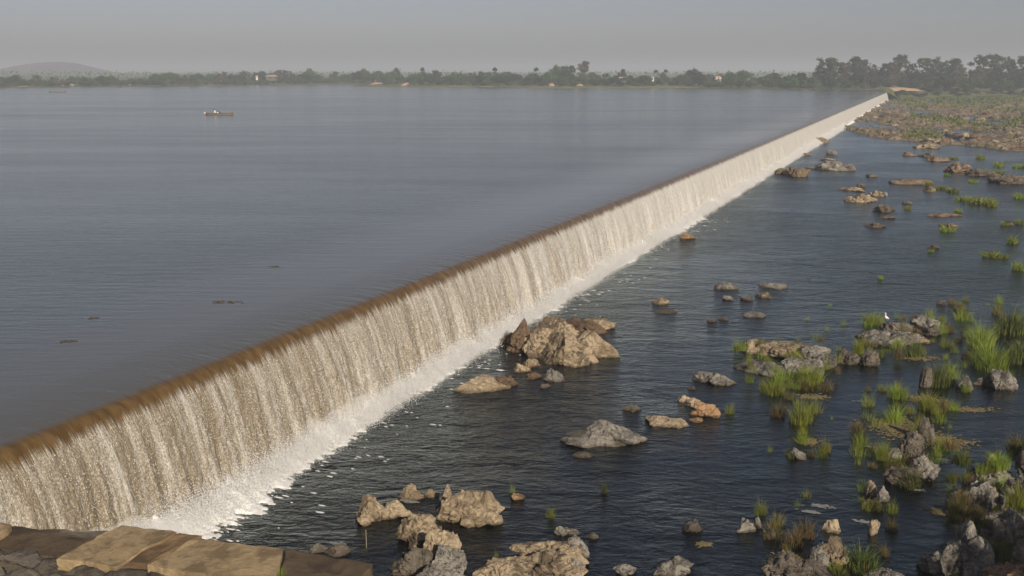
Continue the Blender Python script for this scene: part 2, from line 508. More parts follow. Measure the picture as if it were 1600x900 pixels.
# riverbed: detailed near the camera
ss = np.concatenate([np.linspace(-20, 70, 130), np.linspace(74, 560, 60)])
ts = np.concatenate([np.linspace(TC - 2, 60, 120), np.linspace(66, 720, 50)])
S_, T_ = np.meshgrid(ss, ts, indexing='ij')
xy = S_[..., None] * np.array([SA, CA]) + T_[..., None] * np.array([CA, -SA])
pts = np.concatenate([xy.reshape(-1, 2), np.zeros((xy.shape[0] * xy.shape[1], 1))], 1)
zz = ZL - 0.75 + 0.45 * fbm(pts * 0.16, 4, 3) + 0.16 * fbm(pts * 0.9, 3, 5)
zz = np.minimum(zz, ZL - 0.22)
zz -= 0.4 * sstep(TC + 9, TC + 3, T_.ravel())
pts[:, 2] = zz
tag(link('riverbed', make_mesh('riverbed', pts, grid_faces(*S_.shape), M['bed'])), 'brown stony riverbed under the shallow water', kind='structure')

# base ground sheet reaching the horizon below everything
g = np.array([(-5200, -900, -5.2), (5200, -900, -5.2), (5200, 5600, -5.2), (-5200, 5600, -5.2)])
tag(link('ground', make_mesh('ground', g, [(0, 1, 2, 3)], M['land'], False)), 'low ground under the river valley', kind='structure')

# far land: polar sheet beginning at the shoreline
SH = [(-1400, 150), (-600, 141), (-200, 138), (0, 136.6), (120, 135.0), (300, 133.6), (460, 131.6), (560, 131.5), (640, 133.5), (760, 135.0), (1000, 136.4), (1200, 138.2), (1300, 139.0), (1360, 140.0), (1384, 142.2), (1400, 141.2), (1500, 139.8), (1700, 139.0), (2600, 142)]


def shore_dist(x):
    y = np.interp(x, [a for a, _ in SH], [b for _, b in SH])
    return CAMZ * (F / CP) / (y - HOR)


xs = np.concatenate([np.arange(-1400, -20, 20), np.arange(-20, 1650, 2.5), np.arange(1650, 2600, 20)])
off = np.concatenate([[-3, 0, 1.5, 3, 5, 8, 12, 18, 26, 36, 50, 70, 100, 140, 200, 300, 450, 700, 1100, 1700, 2600, 4000]])
D0 = shore_dist(xs) + 4 * fbm(np.stack([xs * 0.05, xs * 0, xs * 0], 1), 4, 40)
DD = D0[:, None] + off[None, :]
XX = (xs[:, None] - 800) / (F / CP) * DD
pts = np.stack([XX, DD, np.zeros_like(DD)], -1).reshape(-1, 3)
rise = np.interp(off, [-3, 0, 3, 8, 18, 50, 200, 1000, 4000], [-0.6, 0.02, 0.25, 0.4, 0.6, 1.0, 1.6, 2.5, 3.0])
zz = np.broadcast_to(rise, DD.shape).ravel() + 0.45 * fbm(pts * 0.08, 3, 21) * np.broadcast_to(sstep(-1, 10, off), DD.shape).ravel()
# downstream of the weir's end the land meets the lower river
dn = np.broadcast_to(sstep(1388, 1410, xs)[:, None], DD.shape).ravel() * np.broadcast_to(sstep(30, 0, off), DD.shape).ravel()
zz = zz * (1 - dn) + dn * (ZL + 0.2 + 0.04 * np.broadcast_to(off, DD.shape).ravel())
pts[:, 2] = zz
tag(link('terrain', make_mesh('terrain', pts, grid_faces(*DD.shape), M['land'])), 'flat scrubby land beyond the far shore', kind='structure')

# low grassy spits lying on the water along the far shore
def spit(name, px0, px1, dist, depth, hgt, mat, seed, label):
    xs_ = np.arange(px0, px1 + 0.1, 2.0)
    vs = np.linspace(-1, 1, 9)
    u_ = (xs_ - px0) / (px1 - px0)
    env = np.sin(np.pi * np.clip(u_, 0, 1)) ** 0.5
    nz = 0.6 + 0.6 * fbm(np.stack([xs_ * 0.06, xs_ * 0 + seed, xs_ * 0], 1), 3, seed)
    V = []
    for i, x in enumerate(xs_):
        c = PX(x, dist + 6 * math.sin(u_[i] * 5 + seed))
        for v in vs:
            V.append((c[0], c[1] + v * depth * env[i] * 0.5, -0.12 + (hgt * nz[i] * env[i] + 0.12) * (1 - v * v)))
    return tag(link(name, make_mesh(name, V, grid_faces(len(xs_), 9), mat)), label, kind='structure')


n = N('spit_grass')
p = n.pos()
col = n.mix(n.step(n.noise(p, 0.25, 4, 0.7), 0.4, 0.62), (0.13, 0.155, 0.045), (0.22, 0.19, 0.10))
M['spit'] = n.out(n.bsdf(col, 0.95, n.bump(n.noise(p, 1.2, 4, 0.7), 0.8, 0.4), 0.1))
spit('grass_spit', 555, 830, 500, 26, 0.8, M['spit'], 3, 'low grassy spit in front of the middle of the far shore')
spit('grass_spit', 800, 1200, 466, 30, 1.1, M['spit'], 5, 'low green spit in front of the right half of the far shore')
for i, (px, y, w) in enumerate([(250, 133.8, 26), (430, 133.4, 16), (1268, 138.3, 9), (1300, 138.6, 6), (185, 135.8, 7)]):
    d = CAMZ * (F / CP) / (y + 0.3 - HOR)
    o = spit('islet', px - w / 2, px + w / 2, d - 8, 7, 0.6, M['weed'], 9 + i, ['dark muddy islet near the left part of the far shore', 'small dark islet below the sandy bank of the far shore', 'dark islet in the water left of the weir end', 'smallest dark islet just left of the weir end', 'tiny dark islet in front of the hill shore'][i])

# hazy hill
hp = PX(70, 1690) - np.array([0, 190, 0])
gx = np.linspace(-1, 1, 61); gy = np.linspace(-1, 1, 41)
GX, GY = np.meshgrid(gx, gy, indexing='ij')
r2 = GX ** 2 + GY ** 2
hh_ = 19.5 * (np.exp(-r2 * 5.0) * 1.0 + 0.42 * np.exp(-((GX - 0.36) ** 2 * 9 + GY ** 2 * 5)) + 0.15 * np.exp(-((GX + 0.5) ** 2 * 9 + GY ** 2 * 5)))
pts = np.stack([hp[0] + GX * 165, hp[1] + GY * 190 + 190, hh_], -1).reshape(-1, 3)
pts[:, 2] += 1.2 * fbm(pts * 0.05, 4, 33) * sstep(2, 8, pts[:, 2]) - 0.4 + 0.0
pts[:, 2] += 1.5
tag(link('hill', make_mesh('hill', pts, grid_faces(61, 41), M['hill'])), 'low hazy hill behind the left end of the far shore', kind='structure')

# rocky shelf downstream, far right
xs = np.arange(1180, 2000, 2.2)
ys = np.concatenate([np.arange(139.5, 170, 0.45), np.arange(170, 244, 0.6)])
Xg, Yg = np.meshgrid(xs, ys, indexing='ij')
vv = Yg - 450.0
k = (CAMZ - ZL) / (F * SP + vv * CP)
pts = np.stack([(Xg - 800) * k, (F * CP - vv * SP) * k, np.full_like(k, ZL)], -1).reshape(-1, 3)
xg, yg = Xg.ravel(), Yg.ravel()
edge = np.interp(yg, [140, 150, 165, 185, 200, 212, 222, 232, 240], [1385, 1376, 1350, 1330, 1306, 1330, 1400, 1450, 1640])
inner = sstep(-16, 22, xg - edge)
lump = fbm(pts * np.array([0.16, 0.075, 0]), 5, 50, 0.6)
lump2 = fbm(pts * np.array([0.7, 0.35, 0]), 4, 57, 0.6)
hgt = (-0.85 + 1.0 * inner) + 0.85 * lump + 0.42 * lump2
bare = sstep(165, 150, yg) * 0.12
hgt -= bare
hgt += 0.26 * fbm(pts * np.array([2.0, 1.0, 0]), 3, 59, 0.6)
# open channels of water between the lumps
hgt -= 0.75 * sstep(0.055, 0.0, np.abs(fbm(pts * np.array([0.035, 0.022, 0]), 3, 77)))
hgt = np.where(hgt > 0, hgt * 1.35, hgt * 0.7)
hgt *= np.interp(yg, [140, 170, 240], [0.85, 1.0, 0.8])
pts[:, 2] = ZL + np.clip(hgt, -0.6, 1.9)
tag(link('rock_shelf', make_mesh('rock_shelf', pts, grid_faces(*Xg.shape), M['shelf'])), 'broad brown rocky shelf with grass patches and pools below the far end of the weir', kind='structure')
SHELF = (pts.copy(), xg, yg)

# ------------------------------------------------------------------ the weir with its falling water
weir = link('weir', None)
weir.empty_display_size = 1
wp = W(9.2, TC, 0)
tag(weir, 'long straight overflow weir with a white curtain of water falling over its brown lip', 'weir')
S0, S1 = 9.05, 401.0
s = [S0]
while s[-1] < S1:
    s.append(s[-1] + max(0.038, 0.0019 * (s[-1] + 8)))
s = np.array(s)
dup_ = np.concatenate([-UPS + UPS * (np.linspace(0, 1, 14)[:-1]), 1.19 * np.linspace(0, 1, 62) ** 0.62])


def prof(d):
    z = np.where(d < 0, -0.12 * (np.clip(d + UPS, 0, None) / UPS) ** 2, -0.12 - 0.109 * d - 2.2 * d * d)
    return z


zp = prof(dup_)
arc = np.concatenate([[0], np.cumsum(np.hypot(np.diff(dup_), np.diff(zp)))])
arc -= np.interp(0.0, dup_, arc)
tx, tz = np.gradient(dup_), np.gradient(zp)
ln = np.hypot(tx, tz); nx, nz_ = -tz / ln, tx / ln
SS, AA = np.meshgrid(s, arc, indexing='ij')
q = np.stack([SS.ravel(), AA.ravel(), 0 * AA.ravel()], 1)
disp = 0.15 * fbm(q * [1.3, 0.10, 1], 3, 1) + 0.075 * fbm(q * [4.5, 0.22, 1], 3, 2) + 0.035 * fbm(q * [14, 3.2, 1], 2, 4) + 0.045 * fbm(q * [28, 13.0, 1], 2, 6)
grow = sstep(0.15, 2.4, AA.ravel())
disp = disp * grow * np.clip(1.15 - 0.002 * q[:, 0], 0.5, 1)
disp += 0.012 * fbm(q * [3.5, 0.4, 1], 2, 9) * sstep(-1.2, 0.2, AA.ravel())
ripz = 0.0
dd = (dup_[None, :] + nx[None, :] * disp.reshape(SS.shape))
z3 = (zp[None, :] + nz_[None, :] * disp.reshape(SS.shape))
tcur = TC + dd
pts = np.stack([SS * SA + tcur * CA, SS * CA - tcur * SA, z3], -1).reshape(-1, 3)
uv = np.stack([SS.ravel(), AA.ravel()], 1)
link('water_curtain', make_mesh('water_curtain', pts, grid_faces(*SS.shape)[:, ::-1], M['fall'], uv=uv), weir)
# masonry body behind the water
V = []
for sv in (S0 - 1, S1 + 4):
    for (t, z) in ((-2.0, -5), (-2.0, -0.45), (-0.3, -0.32), (0.25, -0.75), (0.45, -5)):
        V.append(W(sv, TC + t, z))
Fc = [(i, (i + 1) % 5, 5 + (i + 1) % 5, 5 + i) for i in range(5)] + [(4, 3, 2, 1, 0), (5, 6, 7, 8, 9)]
link('weir_wall', make_mesh('weir_wall', V, Fc, M['concrete'], False), weir)

# drops torn off the curtain (near part)
def specks(name, C, size, mat, parent=None, stretch=1.0):
    nP = len(C)
    base = np.array([[1, 1, 1], [1, -1, -1], [-1, 1, -1], [-1, -1, 1]]) / 1.732
    q = rng.normal(size=(nP, 4)); q /= np.linalg.norm(q, axis=1, keepdims=True)
    w, x, y, z = q.T
    Rm = np.stack([1 - 2 * (y * y + z * z), 2 * (x * y - z * w), 2 * (x * z + y * w), 2 * (x * y + z * w), 1 - 2 * (x * x + z * z), 2 * (y * z - x * w), 2 * (x * z - y * w), 2 * (y * z + x * w), 1 - 2 * (x * x + y * y)], 1).reshape(-1, 3, 3)
    Vv = np.einsum('nij,kj->nki', Rm, base) * size[:, None, None]
    Vv[:, :, 2] *= stretch
    Vv = (Vv + C[:, None, :]).reshape(-1, 3)
    f = np.array([[0, 1, 2], [0, 3, 1], [0, 2, 3], [1, 3, 2]])
    Fc = (np.arange(nP)[:, None, None] * 4 + f[None]).reshape(-1, 3)
    return link(name, make_mesh(name, Vv, Fc, mat, False), parent)


nd = 22000
sv = 9.3 + (rng.random(nd) ** 1.7) * 60
av = 0.5 + rng.random(nd) ** 0.8 * 3.0
keep = fbm(np.stack([sv * 1.5, av * 0.1, 0 * av], 1), 3, 12) * 0.8 + rng.random(nd) * 0.9 > 0.25
sv, av = sv[keep], av[keep]
dv = np.interp(av, arc, dup_); zv = np.interp(av, arc, zp)
outw = np.abs(rng.normal(size=len(sv))) * 0.05 * sstep(0.4, 2.5, av) + 0.03
C = np.stack([sv * SA + (TC + dv + outw) * CA, sv * CA - (TC + dv + outw) * SA, zv], 1)
o = specks('water_drops', C, 0.005 + 0.009 * rng.random(len(sv)) ** 2 + 0.00012 * sv, M['spray'], weir, 1.5)
o['kind'] = 'stuff'

# boiling foam at the foot of the falls
sf = [S0]
while sf[-1] < S1:
    sf.append(sf[-1] + max(0.045, 0.0022 * (sf[-1] + 6)))
sf = np.array(sf)
df = np.concatenate([np.linspace(0.55, 2.6, 48), np.linspace(2.66, 4.4, 26)])
SF, DF = np.meshgrid(sf, df, indexing='ij')
q = np.stack([SF.ravel(), DF.ravel(), 0 * DF.ravel()], 1)
reach = 0.76 + 0.42 * fbm(np.stack([q[:, 0] * 0.35, 0 * q[:, 0], 0 * q[:, 0]], 1), 3, 61) + 0.75 * sstep(26, 10, q[:, 0])
x_ = (q[:, 1] - 0.9) / reach
# outward streaks: fine along the weir, long away from it
stre = fbm(q * [6.5, 0.9, 1], 4, 63, 0.65)
clot = 0.35 * fbm(q * [2.2, 2.0, 1], 4, 66, 0.65) + 0.6 * fbm(q * [9.5, 6.5, 1], 4, 67, 0.7)
hz = 0.44 * np.clip(1 - x_, -0.6, 1.1) * (0.8 + 0.5 * clot) + 0.26 * stre + 0.15 * clot + 0.05 * fbm(q * [9, 6, 1], 3, 69, 0.7) - 0.02 - 0.10 * np.clip(x_ - 0.9, 0, 2)
hz = np.where(hz > 0, hz * np.interp(x_, [0, 0.5, 1.2], [1.15, 0.8, 0.28]), hz)
pts = np.stack([q[:, 0] * SA + (TC + q[:, 1]) * CA, q[:, 0] * CA - (TC + q[:, 1]) * SA, ZL + np.clip(hz, -0.2, 0.9)], 1)
ff = grid_faces(*SF.shape)[:, ::-1]
ff = ff[(pts[ff][:, :, 2] > ZL - 0.01).any(1)]
tag(link('foam', make_mesh('foam', pts, ff, M['foam'])), 'white churning foam along the foot of the falling water', 'foam', kind='stuff')

# spray thrown up above the foam
ns = 420000
sv = 9.3 + (rng.random(ns) ** 2.4) * 190
up_ = np.abs(rng.normal(size=ns))
amp = 0.75 + 0.5 * fbm(np.stack([sv * 0.5, 0 * sv, 0 * sv], 1), 3, 71)
dv = 1.0 + rng.normal(size=ns) * 0.30 + 0.24
zv = ZL + 0.08 + up_ * 0.32 * amp * np.exp(-((dv - 1.1) / 0.7) ** 2) + 0.02
C = np.stack([sv * SA + (TC + dv) * CA, sv * CA - (TC + dv) * SA, zv], 1)
o = specks('spray', C, 0.006 + 0.010 * rng.random(ns) ** 2 + 0.00018 * sv, M['spray'])
tag(o, 'fine white spray hanging over the foam', 'spray', kind='stuff')
# low cloud of fine mist at the foot of the falls
sm = [S0 + 0.3]
while sm[-1] < 240:
    sm.append(sm[-1] + max(0.16, 0.008 * (sm[-1] + 6)))
sm = np.array(sm); nang = 15
V = []
for i, sv_ in enumerate(sm):
    hM = (0.62 + 0.45 * float(fbm(np.array([[sv_ * 0.55, 1.0, 0]]), 3, 72)[0])) * float(np.interp(sv_, [9, 12, 26, 240], [0.9, 1.2, 0.85, 0.6]))
    for j in range(nang):
        th = math.pi * j / (nang - 1)
        wob = 1 + 0.35 * float(fbm(np.array([[sv_ * 1.3, th * 1.6, 3.0]]), 3, 74)[0])
        wd_ = float(np.interp(sv_, [9, 20, 60, 240], [0.85, 0.70, 0.5, 0.42])); d_ = 0.5 + wd_ - math.cos(th) * wd_ * wob; z_ = ZL + 0.02 + math.sin(th) ** 0.9 * hM * wob
        V.append(W(sv_, TC + d_, z_))
mf = [tuple(f) for f in grid_faces(len(sm), nang)]
mf += [(i * nang, i * nang + nang - 1, (i + 1) * nang + nang - 1, (i + 1) * nang) for i in range(len(sm) - 1)]
mf += [tuple(range(nang)), tuple((len(sm) - 1) * nang + k_ for k_ in range(nang))[::-1]]
n = N('mist')
mv = n.n('ShaderNodeVolumePrincipled', ins={'Color': (0.98, 0.98, 0.98, 1), 'Density': 0.55, 'Anisotropy': -0.36})
me_ = make_mesh('mist', V, mf, n.out(None, mv.outputs[0]), True)
import bmesh as _bm
b_ = _bm.new(); b_.from_mesh(me_); _bm.ops.recalc_face_normals(b_, faces=b_.faces); b_.to_mesh(me_); b_.free()
tag(link('mist', me_), 'low white mist hanging at the foot of the falls', 'mist', kind='stuff')
# flecks of foam drifting away from the falls
nf = 450
sv = 9.5 + rng.random(nf) ** 1.5 * 60
dv = 1.9 + np.abs(rng.normal(size=nf)) * 0.75
keep = fbm(np.stack([sv * 2.2, dv * 0.9, 0 * sv], 1), 3, 81) > 0.0
sv, dv = sv[keep], dv[keep]
V, Fc = [], []
for a_, b_ in zip(sv, dv):
    c = W(a_, TC + b_, ZL + 0.012)
    r = random.uniform(0.015, 0.05); el = random.uniform(1.5, 4.0)
    m_ = random.randint(5, 7); o0 = len(V)
    for i in range(m_):
        th = 2 * math.pi * i / m_
        rr = r * random.uniform(0.6, 1.2)
        e = W(math.sin(th) * rr, math.cos(th) * rr * el, 0)
        V.append((c[0] + e[0], c[1] + e[1], c[2]))
    V.append((c[0], c[1], c[2] + 0.02))
    Fc += [(o0 + (i + 1) % m_, o0 + i, o0 + m_) for i in range(m_)]
tag(link('foam_flecks', make_mesh('foam_flecks', V, Fc, M['foam'])), 'small white foam flecks drifting away from the falls', 'foam', kind='stuff')

# ------------------------------------------------------------------ rocks
_ico = {}


def ico(n):
    if n not in _ico:
        import bmesh
        bm = bmesh.new(); bmesh.ops.create_icosphere(bm, subdivisions=n, radius=1)
        V = np.array([v.co[:] for v in bm.verts]); Fa = np.array([[v.index for v in f.verts] for f in bm.faces])
        bm.free(); _ico[n] = (V, Fa)
    return _ico[n]


def lump(w, d, h, seed, res, flat=0.0, planes=11, rough=1.0, lean=0.0):
    """a rock of width w, depth d, height h above the waterline; returns verts around (0,0,0) at the waterline"""
    r_ = np.random.default_rng(seed)
    V, Fa = ico(res)
    V = V.copy()
    V += 0.36 * np.stack([fbm(V * 1.1 + seed * 1.3, 2, seed + i * 5) for i in range(3)], 1)
    for i in range(planes):
        nrm = r_.normal(size=3); nrm[2] = nrm[2] * 0.8 + 0.25; nrm /= np.linalg.norm(nrm)
        dist = r_.uniform(0.42, 0.85)
        ex = V @ nrm - dist
        V -= np.where(ex > 0, ex * r_.uniform(0.88, 1.0), 0)[:, None] * nrm
    if flat:
        ex = V[:, 2] - (0.75 - 0.4 * flat)
        V[:, 2] -= np.where(ex > 0, ex * 0.85, 0)
    ext = np.array([np.ptp(V[:, 0]), np.ptp(V[:, 1]), 1])
    V[:, :2] = (V[:, :2] - (V[:, :2].max(0) + V[:, :2].min(0)) / 2) / ext[:2] * np.array([w, d])
    zmin, zmax = V[:, 2].min(), V[:, 2].max()
    zc = zmin + 0.42 * (zmax - zmin)
    V[:, 2] = (V[:, 2] - zc) / (zmax - zc) * h
    V[:, 2] = np.maximum(V[:, 2], -max(0.35, h * 0.6))
    # spreading foot and a ragged waterline instead of an overhang
    rel = np.clip(V[:, 2] / h, -0.4, 1.0)
    rad_ = np.linalg.norm(V[:, :2] / np.array([w / 2, d / 2]), axis=1)
    under = np.clip(rad_, 0, 1)
    ang = np.arctan2(V[:, 1] / d, V[:, 0] / w)
    jag = fbm(np.stack([np.cos(ang) * 1.5, np.sin(ang) * 1.5, np.full(len(V), seed * 0.37)], 1), 4, seed + 5, 0.65)
    V[:, :2] *= (1.10 - 0.34 * rel + 0.34 * jag * under)[:, None]
    sc = min(w, d, h * 1.6)
    n3 = V / max(sc, 0.05)
    nrm = V / (np.linalg.norm(V, axis=1, keepdims=True) + 1e-6)
    rid = 1 - np.abs(fbm(n3 * 1.6 + seed, 4, seed + 90, 0.55)) * 2
    am = 0.11 * rough * sc
    ax = r_.normal(size=3); ax[2] = abs(ax[2]) + 0.8; ax /= np.linalg.norm(ax)
    st = (n3 @ ax) * 3.2 + 0.9 * fbm(n3 * 1.3 + seed, 3, seed + 33)
    fr = st - np.floor(st)
    V += nrm * (0.055 * rough * sc * (sstep(0.0, 0.75, fr) - sstep(0.86, 1.0, fr) - 0.4))[:, None]
    V += nrm * (0.03 * rough * sc * fbm(n3 * 7.0 + seed, 3, seed + 45, 0.7))[:, None]
    V += nrm * (am * 1.35 * (fbm(n3 * 1.9 + seed * 0.7, 5, seed + 60, 0.6) - 0.45 * np.clip(rid, 0.55, 1) + 0.3))[:, None]
    sd = r_.uniform(-1.1, 1.1, (46, 3)); sd[:, 2] *= 0.62
    wp_ = V / np.array([w / 2, d / 2, max(h, 0.25 * w)]) + 0.22 * np.stack([fbm(n3 * 2.2 + i * 9 + seed, 3, seed + 11 * i) for i in range(3)], 1)
    dm = ((wp_[:, None, :] - sd[None]) ** 2 * np.array([1, 1, 2.2])).sum(2)
    od = np.argsort(dm, 1)[:, :2]
    d1 = np.sqrt(np.take_along_axis(dm, od[:, :1], 1))[:, 0]; d2 = np.sqrt(np.take_along_axis(dm, od[:, 1:2], 1))[:, 0]
    offc = r_.normal(size=46) * 0.065
    tl = r_.normal(size=(46, 3)) * 0.10
    loc_ = wp_ - sd[od[:, 0]]
    V += nrm * (rough * sc * 0.8 * (offc[od[:, 0]] + (tl[od[:, 0]] * loc_).sum(1) - 0.07 * np.exp(-((d2 - d1) / 0.05) ** 2)))[:, None]
    cl = fbm(n3 * 1.15 + seed * 2.1, 3, seed + 71)
    cl2 = fbm(n3 * 2.3 + seed * 1.1, 3, seed + 77)
    V -= nrm * (0.05 * rough * sc * np.exp(-(cl / 0.03) ** 2) + 0.02 * rough * sc * np.exp(-(cl2 / 0.04) ** 2))[:, None]
    V[:, 0] += lean * V[:, 2]
    return V, Fa


HUB = {}


def pix_dims(x0, y0, x1, y1, dr=None, zb=ZL):
    """size in metres of a rock whose outline fills the pixel box"""
    k = mpp((x0 + x1) / 2, y1, zb)
    el = math.atan2(CAMZ - zb, np.hypot(*P((x0 + x1) / 2, y1, zb)[:2]))
    w = (x1 - x0) * k
    vis = (y1 - y0) * k
    d = w * (dr if dr else 0.8)
    d = min(d, vis / math.sin(el) * 0.74)
    h = max((vis - d * math.sin(el) * 0.78) / math.cos(el), 0.12 * w, 0.05)
    return w, d, h


def place_lump(box_, seed, dr=None, res=None, zb=ZL, hscale=1.0, **kw):
    x0, y0, x1, y1 = box_
    w, d, h = pix_dims(x0, y0, x1, y1, dr, zb)
    h *= hscale
    if res is None:
        px = (x1 - x0)
        res = 6 if px > 75 else 5 if px > 34 else 4 if px > 15 else 3
    V, Fa = lump(w, d, h, seed, res, **kw)
    base = P((x0 + x1) / 2, y1, zb)
    dr_ = base[:2] / np.linalg.norm(base[:2])
    rx = np.array([dr_[1], -dr_[0]])
    c = base[:2] + dr_ * d * 0.5
    out = np.stack([c[0] + V[:, 0] * rx[0] + V[:, 1] * dr_[0], c[1] + V[:, 0] * rx[1] + V[:, 1] * dr_[1], zb + V[:, 2]], 1)
    return out, Fa


_seed = [100]


def rock(box_, mat, label, name='rock', cat='rock', group=None, sub=None, **kw):
    """sub: list of (box, material[, kwargs]) fused into the same outcrop"""
    items = [(box_, mat, kw)] if sub is None else [(b[0], b[1], b[2] if len(b) > 2 else {}) for b in sub]
    mats, Vs, Fs, mi, off = [], [], [], [], 0
    for b, mt, k_ in items:
        _seed[0] += 7
        V, Fa = place_lump(b, _seed[0], **k_)
        if mt not in mats: mats.append(mt)
        Vs.append(V); Fs.append(Fa + off); mi += [mats.index(mt)] * len(Fa); off += len(V)
    V = np.concatenate(Vs); Fa = np.concatenate(Fs)
    c = P((box_[0] + box_[2]) / 2, (box_[1] + box_[3]) / 2)
    o = link(name, make_mesh(name, V - c, Fa, [M[m_] for m_ in mats], True, midx=mi, sharp=R(38)), None, c)
    return tag(o, label, cat, group)


# foreground boulders
rock((556, 772, 648, 816), 'tan2', 'squat tan boulder farthest left in the foreground boulder cluster, a low arm on its right', sub=[((556, 773, 610, 816), 'tan2'), ((590, 780, 640, 812), 'tan2', {'flat': 0.5})])
rock((623, 757, 660, 784), 'tan2', 'small rounded tan boulder touching the back of the leftmost foreground boulder')
rock((558, 806, 582, 822), 'tan2', 'small pale stone in front of the leftmost foreground boulder')
rock((664, 762, 684, 777), 'tan2', 'little tan stone between two foreground boulders at the back')
rock((683, 756, 784, 822), 'tan2', 'largest smooth tan boulder of the foreground cluster with dark cracks on its left', sub=[((692, 758, 784, 822), 'tan2', {'dr': 0.8, 'rough': 0.7, 'planes': 8}), ((683, 757, 712, 798), 'tan', {}), ((684, 775, 735, 815), 'tan', {})])
rock((618, 795, 718, 905), 'tan', 'rugged tan boulder, front painted in shade, lying in front of the largest foreground boulder', sub=[((618, 796, 704, 858), 'tan', {'dr': 0.8}), ((660, 815, 718, 880), 'tan2', {}), ((622, 850, 690, 898), 'dark', {}), ((668, 852, 728, 905), 'grey', {'flat': 0.5}), ((640, 872, 735, 925), 'grey', {})])  # the dark front lump carries the boulder's shade in its colour
rock((608, 868, 650, 900), 'dark', 'shade-coloured stone beside the end of the slab wall')  # dark rock colour stands in for shade by the wall end
rock((735, 838, 920, 925), 'tan', 'broad flat layered tan rock at the bottom edge', sub=[((792, 842, 918, 884), 'tan', {'flat': 0.8}), ((738, 872, 850, 912), 'tan', {'flat': 0.9}), ((800, 858, 918, 915), 'tan', {'flat': 0.5}), ((880, 838, 920, 874), 'grey', {}), ((888, 868, 916, 900), 'grey', {})])
rock((867, 820, 906, 838), 'grey', 'small grey double stone behind the broad layered rock', sub=[((867, 820, 893, 838), 'grey'), ((888, 824, 906, 836), 'grey')])
rock((916, 831, 936, 843), 'dark', 'small dark stone right of the grey double stone')
rock((958, 877, 993, 900), 'grey', 'narrow ridged stone at the bottom edge right of the layered rock')
rock((482, 846, 508, 864), 'grey', 'smooth blue grey stone behind the slab wall end')
rock((506, 848, 548, 870), 'dark', 'dark stone with white froth behind the slab wall end')
rock((797, 768, 820, 782), 'orange', 'orange stone lying alone right of the largest foreground boulder')
# big rock at the foot of the falls
rock((784, 489, 962, 574), 'tan', 'great rock outcrop at the foot of the falls, tan faces, flank in painted shade', 'rock_outcrop', 'outcrop',  # brown lumps paint the shade of the left flank
     sub=[((842, 514, 930, 572), 'tan', {'planes': 9, 'rough': .5}), ((874, 506, 963, 560), 'tan2', {'rough': 0.4, 'planes': 7}), ((812, 508, 884, 560), 'tan', {'rough': .6}), ((828, 489, 915, 538), 'tan', {'rough': .5}), ((790, 494, 850, 552), 'brown', {'rough': .8}), ((782, 519, 824, 544), 'brown', {'flat': .4}), ((868, 495, 942, 524), 'brown', {'flat': .6}), ((905, 495, 963, 517), 'tan', {'flat': .6}), ((868, 528, 905, 560), 'dark', {})])
rock((714, 584, 806, 614), 'tan2', 'long low tan rock at the edge of the foam, left of the great outcrop', sub=[((716, 585, 792, 613), 'tan2', {'flat': 0.6}), ((775, 587, 810, 606), 'brown', {'flat': 0.6})])
rock((800, 556, 843, 583), 'tan2', 'slanting pale tan rock in front of the great outcrop', sub=[((799, 566, 828, 583), 'tan2'), ((815, 557, 843, 575), 'tan2')])
rock((822, 581, 847, 593), 'brown', 'small brown stone between the slanting rock and a pale block')
rock((850, 577, 882, 597), 'grey', 'pale grey block in front of the great outcrop')
rock((844, 598, 860, 607), 'dark', 'tiny dark stone below the pale grey block')
rock((735, 556, 838, 596), 'brown', 'brown rock lying just under the water beside the falls', zb=ZL - 0.34, hscale=0.25, flat=0.9)
rock((875, 652, 1010, 702), 'grey', 'long sloping grey rock tapering to a low tip on its left', sub=[((912, 654, 1010, 696), 'grey', {'dr': 0.5, 'rough': .6}), ((890, 668, 985, 698), 'grey', {'flat': 0.6, 'rough': .6}), ((875, 682, 945, 701), 'grey', {'flat': 0.8, 'rough': .6})])
rock((894, 704, 927, 715), 'dark', 'dark low stone in front of the long sloping grey rock')
rock((1008, 647, 1074, 669), 'tan2', 'low tan rock just right of the long sloping grey rock', sub=[((1009, 648, 1055, 667), 'tan2'), ((1035, 652, 1074, 669), 'tan2', {'flat': .4})])
rock((1083, 629, 1123, 652), 'orange', 'round orange tan stone at the right end of a chain of stones')
rock((1059, 617, 1077, 630), 'tan2', 'first small tan stone at the left of a chain of stones')
rock((1068, 622, 1097, 637), 'tan2', 'middle tan stone of a chain of stones')
rock((1077, 651, 1099, 661), 'orange', 'small orange stone below the round orange tan stone')
rock((973, 630, 1000, 643), 'dark', 'small dark stone alone in the river above the long grey rock')
rock((1082, 579, 1148, 603), 'grey', 'flat knobbly grey rock alone in mid river', sub=[((1083, 580, 1125, 600), 'grey', {'flat': .5}), ((1110, 583, 1148, 603), 'grey', {'flat': .4})])
rock((1075, 602, 1086, 609), 'dark', 'tiny dark stone below the flat knobbly grey rock')
